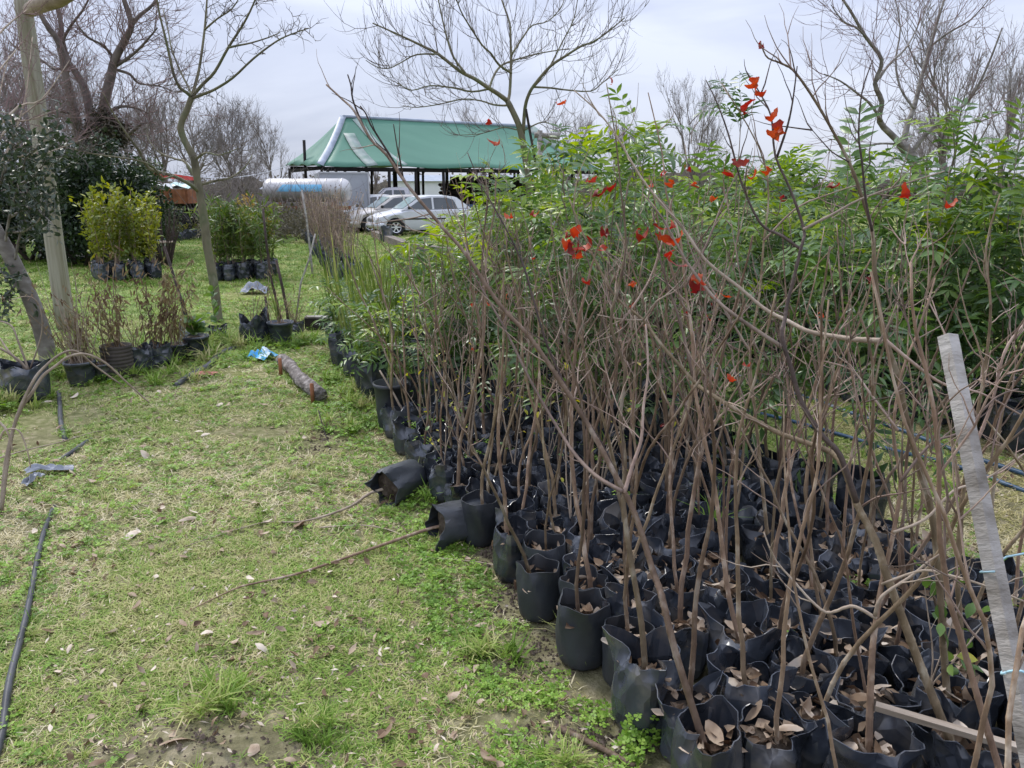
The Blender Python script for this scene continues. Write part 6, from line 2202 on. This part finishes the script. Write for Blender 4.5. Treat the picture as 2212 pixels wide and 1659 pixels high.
# lane stakes
for (pts, r, mt, lab) in (
        ([(355, 532), (405, 690), (418, 730)], .018, 'bark_dark', 'thin dark stake leaning in the row of pots by the white bucket'),
        ([(393, 648), (405, 700), (410, 735)], .028, 'dark_timber', 'short thick dark stub of wood among the dried pot plants'),
        ([(568, 450), (575, 520), (585, 600), (600, 660), (612, 720)], .016, 'bark_dark', 'tall crooked dark stick rising beside the narrow-leaved group'),
        ([(597, 562), (610, 620), (620, 670), (624, 705)], .02, 'bark_dark', 'short dark stick beside the tall crooked one'),
        ([(573, 640), (580, 690), (583, 722)], .018, 'bark_dark', 'stubby dark stick sprouting from the wide torn bag'),
        ([(681, 505), (668, 560), (650, 610), (638, 700)], .012, 'grey_timber', 'slim grey stake leaning at the leafless row'),
        ([(652, 410), (662, 470), (672, 560), (676, 600)], .022, 'grey_timber', 'grey post standing in the leafless row along the lane'),
        ([(596, 410), (599, 460), (602, 500)], .03, 'grey_timber', 'grey post near the tank at the lane end')):
    Y = G(*pts[-1]).y
    q = path(pts, Y, Y)
    q[-1].z = 0
    m = MB()
    m.tube(shift(q[::-1], q[-1]), [lerp(r, r * .8, i / (len(q) - 1)) for i in range(len(q))], n=7)
    tag(m.build('stake', mt, loc=q[-1]), lab, 'stake')
# low dark board edging
for (a, b, lab) in (((660, 712), (738, 712), 'low dark board set on edge beside the row of pots'), ((850, 700), (925, 700), 'low dark board on edge glimpsed behind the strap leaves')):
    A, B = G(*a), G(*b)
    m = MB()
    m.box((0, 0, .07), ((B - A).length, .05, .14))
    m.box((0, .04, .148), ((B - A).length, .12, .016), mi=1)
    o = m.build('edging_board', ['dark_timber', 'grey_timber'], smooth=False, loc=(A + B) / 2)
    tag(o, lab, 'board')

# ------------------------------------------------------------------ the row of neglected pots at the left
def dead_plant(seed, H, n, spread=.3, leaf=(.03, .07), droop=True, k=9, wr=.22):
    rr = random.Random(seed)
    sm, fm = MB(), MB()
    for i in range(n):
        d = Vector((rr.gauss(0, spread), rr.gauss(0, spread), 1))
        q = grow(sm, rr, Vector((rr.gauss(0, .04), rr.gauss(0, .04), 0)), d, H * rr.uniform(.5, 1), .005, up=-.02, seg=7, n=4, jit=.1)
        for j in range(2, 8):
            for s_ in range(k // 3):
                dd = rdir(rr) * .6 + Vector((0, 0, -.9 if droop else .3))
                fm.leaf(q[j] + rdir(rr) * rr.uniform(0, .06), dd, rdir(rr), rr.uniform(*leaf), rr.uniform(*leaf) * wr, segs=3, fold=.5, curl=rr.uniform(-1, 1))
    return sm.mesh('stem', 'bark_sapling'), fm.mesh('foliage', 'dead_brown')
DP = [dead_plant(1000 + s, .75, 14, .25) for s in range(3)] + [dead_plant(1010, .8, 8, .2, k=6), dead_plant(1011, .95, 10, .16, leaf=(.05, .1), k=18)]
def ribbed(r, h, tilt=0):
    m = MB()
    prof = [(0, 0), (r * .95, 0)]
    for i in range(9):
        z = h * (i + .5) / 9
        prof += [(r, z - h * .03), (r * 1.06, z), (r, z + h * .03)]
    prof += [(r * 1.02, h), (r * .94, h), (r * .93, h - .03), (0, h - .04)]
    m.lathe(prof, n=20)
    return m.mesh('pot', 'ribbed_pot')
WIDEBAG = [bag_mesh(1100 + s, r=.17, h=.30, soil=.22, rim=.06, flare=.04) for s in range(3)]
SMALLPOT = pot_mesh(.1, .125, .22, 'bag')
RIB = ribbed(.14, .32)
def pot_at(px, pot, s, label, plant=None, ps=1., tilt=(0, 0), soilz=.2, extra=(), group=None):
    b = G(*px)
    s *= .86
    e = thing('neglected_pot', label, 'pot', b, 0, group)
    ob('pot' if pot not in WIDEBAG else 'bag', pot, e, mtx=Matrix.Translation((0, 0, .004)) @ Matrix.Rotation(tilt[0], 4, 'X') @ Matrix.Rotation(tilt[1], 4, 'Y') @ Matrix.Rotation(rr.uniform(0, 6), 4, 'Z') @ Matrix.Scale(s, 4))
    ob('soil', SOILS_BIG[rr.randrange(4)], e, mtx=Matrix.Translation((0, 0, soilz * s)) @ Matrix.Scale(1.1 * s, 4))
    if plant is not None:
        for k_ in range(1):
            M = local((rr.gauss(0, .16), rr.gauss(0, .16)), rr.uniform(0, 6), soilz * s, ps * rr.uniform(.95, 1.25))
            ob('stem', DP[plant][0], e, mtx=M)
            ob('foliage', DP[plant][1], e, mtx=M)
    return e
e1 = pot_at((60, 862), WIDEBAG[0], 1.15, 'big sagging black bag with arching pale canes at the end of the pot row')
for (pts, ya, yb, r) in (([(60, 800), (30, 770), (-30, 745), (-60, 800)], 6.0, 5.8, .012), ([(62, 800), (40, 740), (20, 700), (-40, 690)], 6.0, 6.1, .009), ([(64, 800), (90, 720), (85, 660), (60, 640), (20, 650)], 6.0, 5.9, .006),
                         ([(58, 800), (20, 760), (0, 730)], 6.0, 6.2, .012)):
    q = shift(smoothpath(path(pts, ya, yb), 4), e1.location)
    m = MB()
    m.tube(q, [lerp(r, r * .5, i / (len(q) - 1)) for i in range(len(q))], n=6)
    ob('cane', m.mesh('cane', 'bark_pale'), e1)
e2 = pot_at((178, 832), SMALLPOT, 1.1, 'round black pot with a sheaf of dry straw stems in the pot row', 0, 1.1)
m = MB()
for i in range(26):
    grow(m, rr, Vector((rr.gauss(0, .05), rr.gauss(0, .05), .2)), Vector((rr.gauss(-.05, .15), rr.gauss(0, .15), 1)), rr.uniform(.3, .9), .005, up=-.01, seg=5, n=4, jit=.06)
ob('straw_stems', m.mesh('straw_stems', 'bark_pale'), e2)
pot_at((222, 822), SMALLPOT, .8, 'small dark pot between the straw-stemmed pot and the ribbed pot', 1, .9)
pot_at((258, 815), RIB, 1.05, 'brown ribbed pot with a dry bushy plant in the pot row', 0, 1.15, soilz=.26)
pot_at((302, 802), WIDEBAG[1], .85, 'black bag with green sprouts beside the brown ribbed pot', 3, .9)
pot_at((345, 792), WIDEBAG[2], .8, 'slumped black bag under dry hanging stalks in the pot row', 4, 1.0)
pot_at((385, 780), SMALLPOT, .9, 'half-hidden dark pot overgrown with grass in the pot row', 4, .9)
e5 = pot_at((426, 772), SMALLPOT, 1.15, 'black ribbed pot with a glossy dark-leaved rosette in the pot row')
for i in range(26):
    a, el = rr.uniform(0, 6.28), rr.uniform(.2, 1.2)
    put_leaf(e5, OVAL_G, Vector((0, 0, rr.uniform(.22, .4))), Vector((math.cos(a) * math.cos(el), math.sin(a) * math.cos(el), math.sin(el))), rr.uniform(.11, .17), rr)
e6 = pot_at((410, 745), RIB, 1.0, 'pale grey corrugated pot leaning behind the glossy rosette', None, tilt=(.1, .25))
e6.children[0].data = RIB.copy()
e6.children[0].data.materials[0] = MATS['plastic_grey']
e7 = pot_at((469, 738), WIDEBAG[0], .68, 'upright black bag at the foot of the crooked tree')
for i in range(14):
    a, el = rr.uniform(0, 6.28), rr.uniform(.2, 1.3)
    put_leaf(e7, OVAL_G, Vector((0, 0, .2 + rr.uniform(0, .35))), Vector((math.cos(a) * math.cos(el), math.sin(a) * math.cos(el), math.sin(el))), rr.uniform(.09, .15), rr)
bg_ = bag_mesh(1150, r=.17, h=.34, soil=.2, rim=.16, flare=.05)
WIDEBAG.append(bg_)
pot_at((552, 742), bg_, 1.0, 'wide torn black bag with two raised corners in the pot row', 3, .7)
e8 = pot_at((608, 742), SMALLPOT, 1.25, 'straight-sided black pot with dark sticks and drooping grass blades', 3, .8)
for me in STR[0][:12]:
    ob('strap_leaf', me, e8, mtx=Matrix.Translation((0, 0, .22)) @ Matrix.Rotation(.4, 4, 'X') @ Matrix.Scale(.5, 4))
pot_at((640, 722), WIDEBAG[1], .6, 'small black bag tucked behind the straight-sided pot', 1, .7)
pot_at((722, 730), WIDEBAG[2], .62, 'small tied black bag standing near the plastic bottle')
# extra dead grass and green tufts along the row
WP2, WI2, WS2 = [], [], []
for i in range(150):
    f = rr.random()
    b = G(lerp(120, 480, f) + rr.gauss(0, 12), lerp(815, 760, f) + rr.gauss(0, 8))
    WP2.append((b.x, b.y, 0))
    WI2.append(8 if rr.random() < .5 else 10)
    WS2.append(rr.uniform(1.6, 3.2) if WI2[-1] == 8 else rr.uniform(.7, 1.5))
o = scatter('row_weeds', WP2, WI2, WS2)
o['kind'] = 'stuff'
tag(o, 'dry and green grass growing between the neglected pots', 'weeds')
# arching canes over the lawn corner
e = thing('arching_cane_plant', 'pale canes arching over the lawn corner from a clump outside the pots', 'plant', G(-20, 1120))
o_ = e.location
for (pts, ya, yb, r) in (([(0, 1080), (45, 930), (110, 830), (160, 790), (220, 762), (270, 760), (330, 790), (420, 830)], 0, 0, .009),
                         ([(-5, 1060), (20, 1000), (60, 900), (110, 850), (150, 812), (195, 790), (240, 770), (300, 765), (370, 785), (440, 825), (520, 870)], 0, 0, .010),
                         ([(0, 950), (10, 930), (40, 930), (58, 970), (66, 1010)], 0, 0, .006),
                         ([(-10, 905), (15, 930), (28, 975)], 0, 0, .007)):
    n_ = len(pts)
    q = []
    for i, (x, y) in enumerate(pts):
        Y = lerp(o_.y + .1, o_.y + .55, i / (n_ - 1)) if n_ > 6 else o_.y
        p = P(x * .62 if n_ > 6 else x, y if n_ <= 6 else lerp(y, 900, .0), Y)
        p.z = max(p.z, .02)
        q.append(p - o_)
    q[0] = Vector((0.02, .05, 0)) if n_ > 6 else q[0]
    q = smoothpath(q, 4)
    m = MB()
    m.tube(q, [lerp(r, r * .45, i / (len(q) - 1)) for i in range(len(q))], n=7)
    ob('cane', m.mesh('cane', 'bark_pale'), e)

# ------------------------------------------------------------------ small things on the lawn
def along(name, label, cat, pts, r, mat, z=.015, n=8, taper=1., sub=4):
    q = smoothpath([G(x, y) + Vector((0, 0, z if len(p_) < 3 else p_[2])) for p_ in pts for x, y in [p_[:2]]], sub)
    m = MB()
    m.tube(shift(q, q[0]), [lerp(r, r * taper, i / (len(q) - 1)) for i in range(len(q))], n=n)
    return tag(m.build(name, mat, loc=q[0]), label, cat)
along('black_hose', 'black irrigation hose lying along the left side of the lawn', 'hose', [(-30, 1700), (5, 1600), (22, 1480), (60, 1330), (85, 1200), (98, 1150), (112, 1105, .0), (125, 1075, -.02)], .0125, 'hose_black')
along('black_hose', 'short black hose end rising from under the pots', 'hose', [(128, 855, .03), (130, 880), (132, 915), (142, 952, .0)], .017, 'hose_black')
along('black_hose', 'half-buried piece of black hose beside the grey plastic scrap', 'hose', [(115, 1000, -.008), (150, 985, .012), (190, 957, .012), (205, 948, -.01)], .016, 'hose_black')
along('black_hose', 'black hose length ending in frayed tape by the red scrap', 'hose', [(380, 835, .0), (405, 820, .018), (450, 795, .02), (478, 768, .02), (510, 752, .0)], .03, 'hose_black')
along('blue_hose', 'blue-black hose running through the lane behind the bed', 'hose', [(1440, 765), (1544, 799), (1700, 848), (1817, 889), (1942, 932), (2080, 985), (2212, 1029), (2330, 1070)], .016, 'hose_blue')
along('blue_hose', 'second blue-black hose nearer the packed bed', 'hose', [(1300, 815), (1462, 857), (1600, 888), (1710, 914), (1820, 945), (1923, 976), (2060, 1010), (2201, 1062), (2330, 1110)], .014, 'hose_blue')
along('fallen_twig', 'thin pale curved twig lying on the middle of the lawn', 'twig', [(690, 1146), (740, 1142), (800, 1142), (860, 1158), (885, 1185)], .004, 'bark_pale', taper=.5)
along('fallen_twig', 'short pale twig pointing at the edge bags', 'twig', [(920, 1210), (975, 1215), (1040, 1222), (1085, 1232)], .004, 'bark_pale', taper=.5)
along('fallen_twig', 'thick bark-stripped stick on the bare soil by the front bag', 'stick', [(1205, 1580), (1260, 1607), (1310, 1632), (1370, 1665)], .011, 'bark_sapling', taper=.7)
along('fallen_twig', 'long dry stalk lying across the left edge of the lawn', 'twig', [(-10, 1010, .05), (60, 985, .04), (130, 965, .03), (200, 940, .02), (230, 935)], .005, 'bark_pale', taper=.4)
along('fallen_twig', 'dry stalk lying in front of the pot row', 'twig', [(310, 830), (370, 812), (430, 796), (480, 775)], .007, 'bark_pale', taper=.5)
along('pale_root', 'pale bent stem on the grass near the plastic bottle', 'twig', [(640, 800), (680, 795), (715, 775), (735, 745, .1)], .006, 'bark_pale', taper=.6)
# log on two pegs
A, B = G(610, 790), G(690, 870)
e = thing('bark_log', 'rough-barked log lying on the lawn held by two iron pegs', 'log', A)
m = MB()
d = B - A
q = [d * (i / 16) + Vector((.012 * math.sin(i * .5), 0, .06)) for i in range(17)]
rd = [.056 + .004 * math.sin(i * .7) + .003 * math.sin(i * 2.1) for i in range(17)]
m.tube(q, rd, n=18)
lg = ob('log', m.mesh('log', 'log_bark'), e)
for vtx in lg.data.vertices:
    c = vtx.co
    f = 1 + .16 * mnoise.noise((c.x * 22, c.y * 9, c.z * 45))
    ax = d * (c.dot(d) / d.length_squared)
    vtx.co = ax + (c - ax - Vector((0, 0, .06))) * f + Vector((0, 0, .06))
for (x, y) in ((607, 812), (676, 872)):
    m = MB()
    g_ = G(x, y) - A
    m.tube([g_, g_ + Vector((0, 0, .16))], .016, n=8)
    ob('peg', m.mesh('peg', 'rust'), e)
crumpled('blue_plastic', 'torn scrap of bright blue and white plastic on the lawn', 'plastic', G(565, 776), (.26, .2, .1), 'sheet_blue', 12, rz=-.5, amp=.9)
crumpled('red_scrap', 'flat torn reddish scrap lying by the black hose', 'scrap', G(440, 812), (.2, .12, .03), 'scrap_pink', 13)
crumpled('grey_plastic', 'crumpled grey plastic strip on the grass at the hose end', 'plastic', G(108, 1022), (.24, .08, .05), 'plastic_grey', 15, rz=.25, amp=.9)
crumpled('grey_plastic', 'narrow folded grey plastic flap beside the crumpled strip', 'plastic', G(70, 1045), (.05, .17, .05), 'plastic_grey', 17, amp=.9)
m = MB()
prof = [(0, 0), (.05, 0), (.055, .01)]
for i in range(6):
    z = .03 + i * .035
    prof += [(.055, z), (.049, z + .012), (.055, z + .024)]
prof += [(.055, .25), (.04, .29), (.016, .32), (.016, .35), (0, .35)]
m.lathe(prof, n=18)
b = G(748, 790)
o = m.build('plastic_bottle', 'bottle', loc=b)
tag(o, 'upturned ribbed bluish plastic bottle beside the strap-leaved clumps', 'bottle')
# bent wire
along('bent_wire', 'bent black wire standing in the clover near the log', 'wire', [(712, 960, .0), (700, 935, .02), (690, 915, .1)], .004, 'dark_timber')
# grey stake and stick at the right
tp_ = P(2047, 725, 1.68)
ft = P(2150, 1245, 1.42)
dd = (ft - tp_)
bt = tp_ + dd * ((tp_.z + .0) / (tp_.z - ft.z))
d = tp_ - bt
e = thing('grey_stake', 'square weathered grey wooden stake with blue cord tied round it', 'stake', bt)
qm = d.to_track_quat('Z', 'Y').to_matrix()
m = MB()
nseg = 24
for i in range(nseg + 1):
    f = i / nseg
    w_ = .0155
    for (sx, sy) in ((-1, -1), (1, -1), (1, 1), (-1, 1)):
        j_ = rr.gauss(0, .0005)
        m.v.append((sx * w_ + j_, sy * w_ * .9 + j_, f * d.length))
for i in range(nseg):
    for j in range(4):
        m.face((i * 4 + j, i * 4 + (j + 1) % 4, i * 4 + 4 + (j + 1) % 4, i * 4 + 4 + j))
m.face((nseg * 4, nseg * 4 + 1, nseg * 4 + 2, nseg * 4 + 3))
MQ = qm.to_4x4() @ Matrix.Rotation(.35, 4, 'Z')
ob('shaft', m.mesh('shaft', 'grey_timber', False), e, mtx=MQ)
m = MB()
hz = d.length * .53
m.tube([(.0235 * math.cos(a), .022 * math.sin(a), hz + .004 * math.sin(a * 2)) for a in [2 * PI * i / 16 for i in range(17)]], .0025, n=5)
ob('cord', m.mesh('cord', 'cord_blue'), e, mtx=MQ)
m = MB()
hz = d.length * .665
m.tube([(-.12, .02, hz + .03), (-.06, -.01, hz + .02), (-.016, -.018, hz), (.016, -.019, hz - .01), (.022, .016, hz - .01)], .0022, n=5)
ob('cord', m.mesh('cord', 'cord_blue'), e, mtx=MQ)
m = MB()
m.lathe([(.0, .0), (.006, 0), (.006, .003), (0, .003)], n=10)
ob('knot', m.mesh('knot', 'dark_timber'), e, mtx=MQ @ Matrix.Translation((.0, -.0142, d.length * .705)) @ Matrix.Rotation(PI / 2, 4, 'X'))
A, B = G(1891, 1530, .30), G(2240, 1625, .31)
d = B - A
m = MB()
m.box((0, 0, 0), (d.length * 1.3, .016, .02))
o = m.build('wooden_stick', 'pale_stick', smooth=False, loc=A + d * .65)
o.rotation_euler = (.3, 0, math.atan2(d.y, d.x))
tag(o, 'pale split stick lying across the bags by the grey stake', 'stick')
# overhead wire
m = MB()
A, B = P(240, 348, 22), P(625, 357, 36)
q = [A + (B - A) * (i / 12) + Vector((0, 0, -.5 * math.sin(PI * i / 12))) for i in range(13)]
m.tube(shift(q, A), .012, n=4)
tag(m.build('overhead_wire', 'alloy', loc=A), 'thin wire slung from the shed corner to the trees', 'wire')
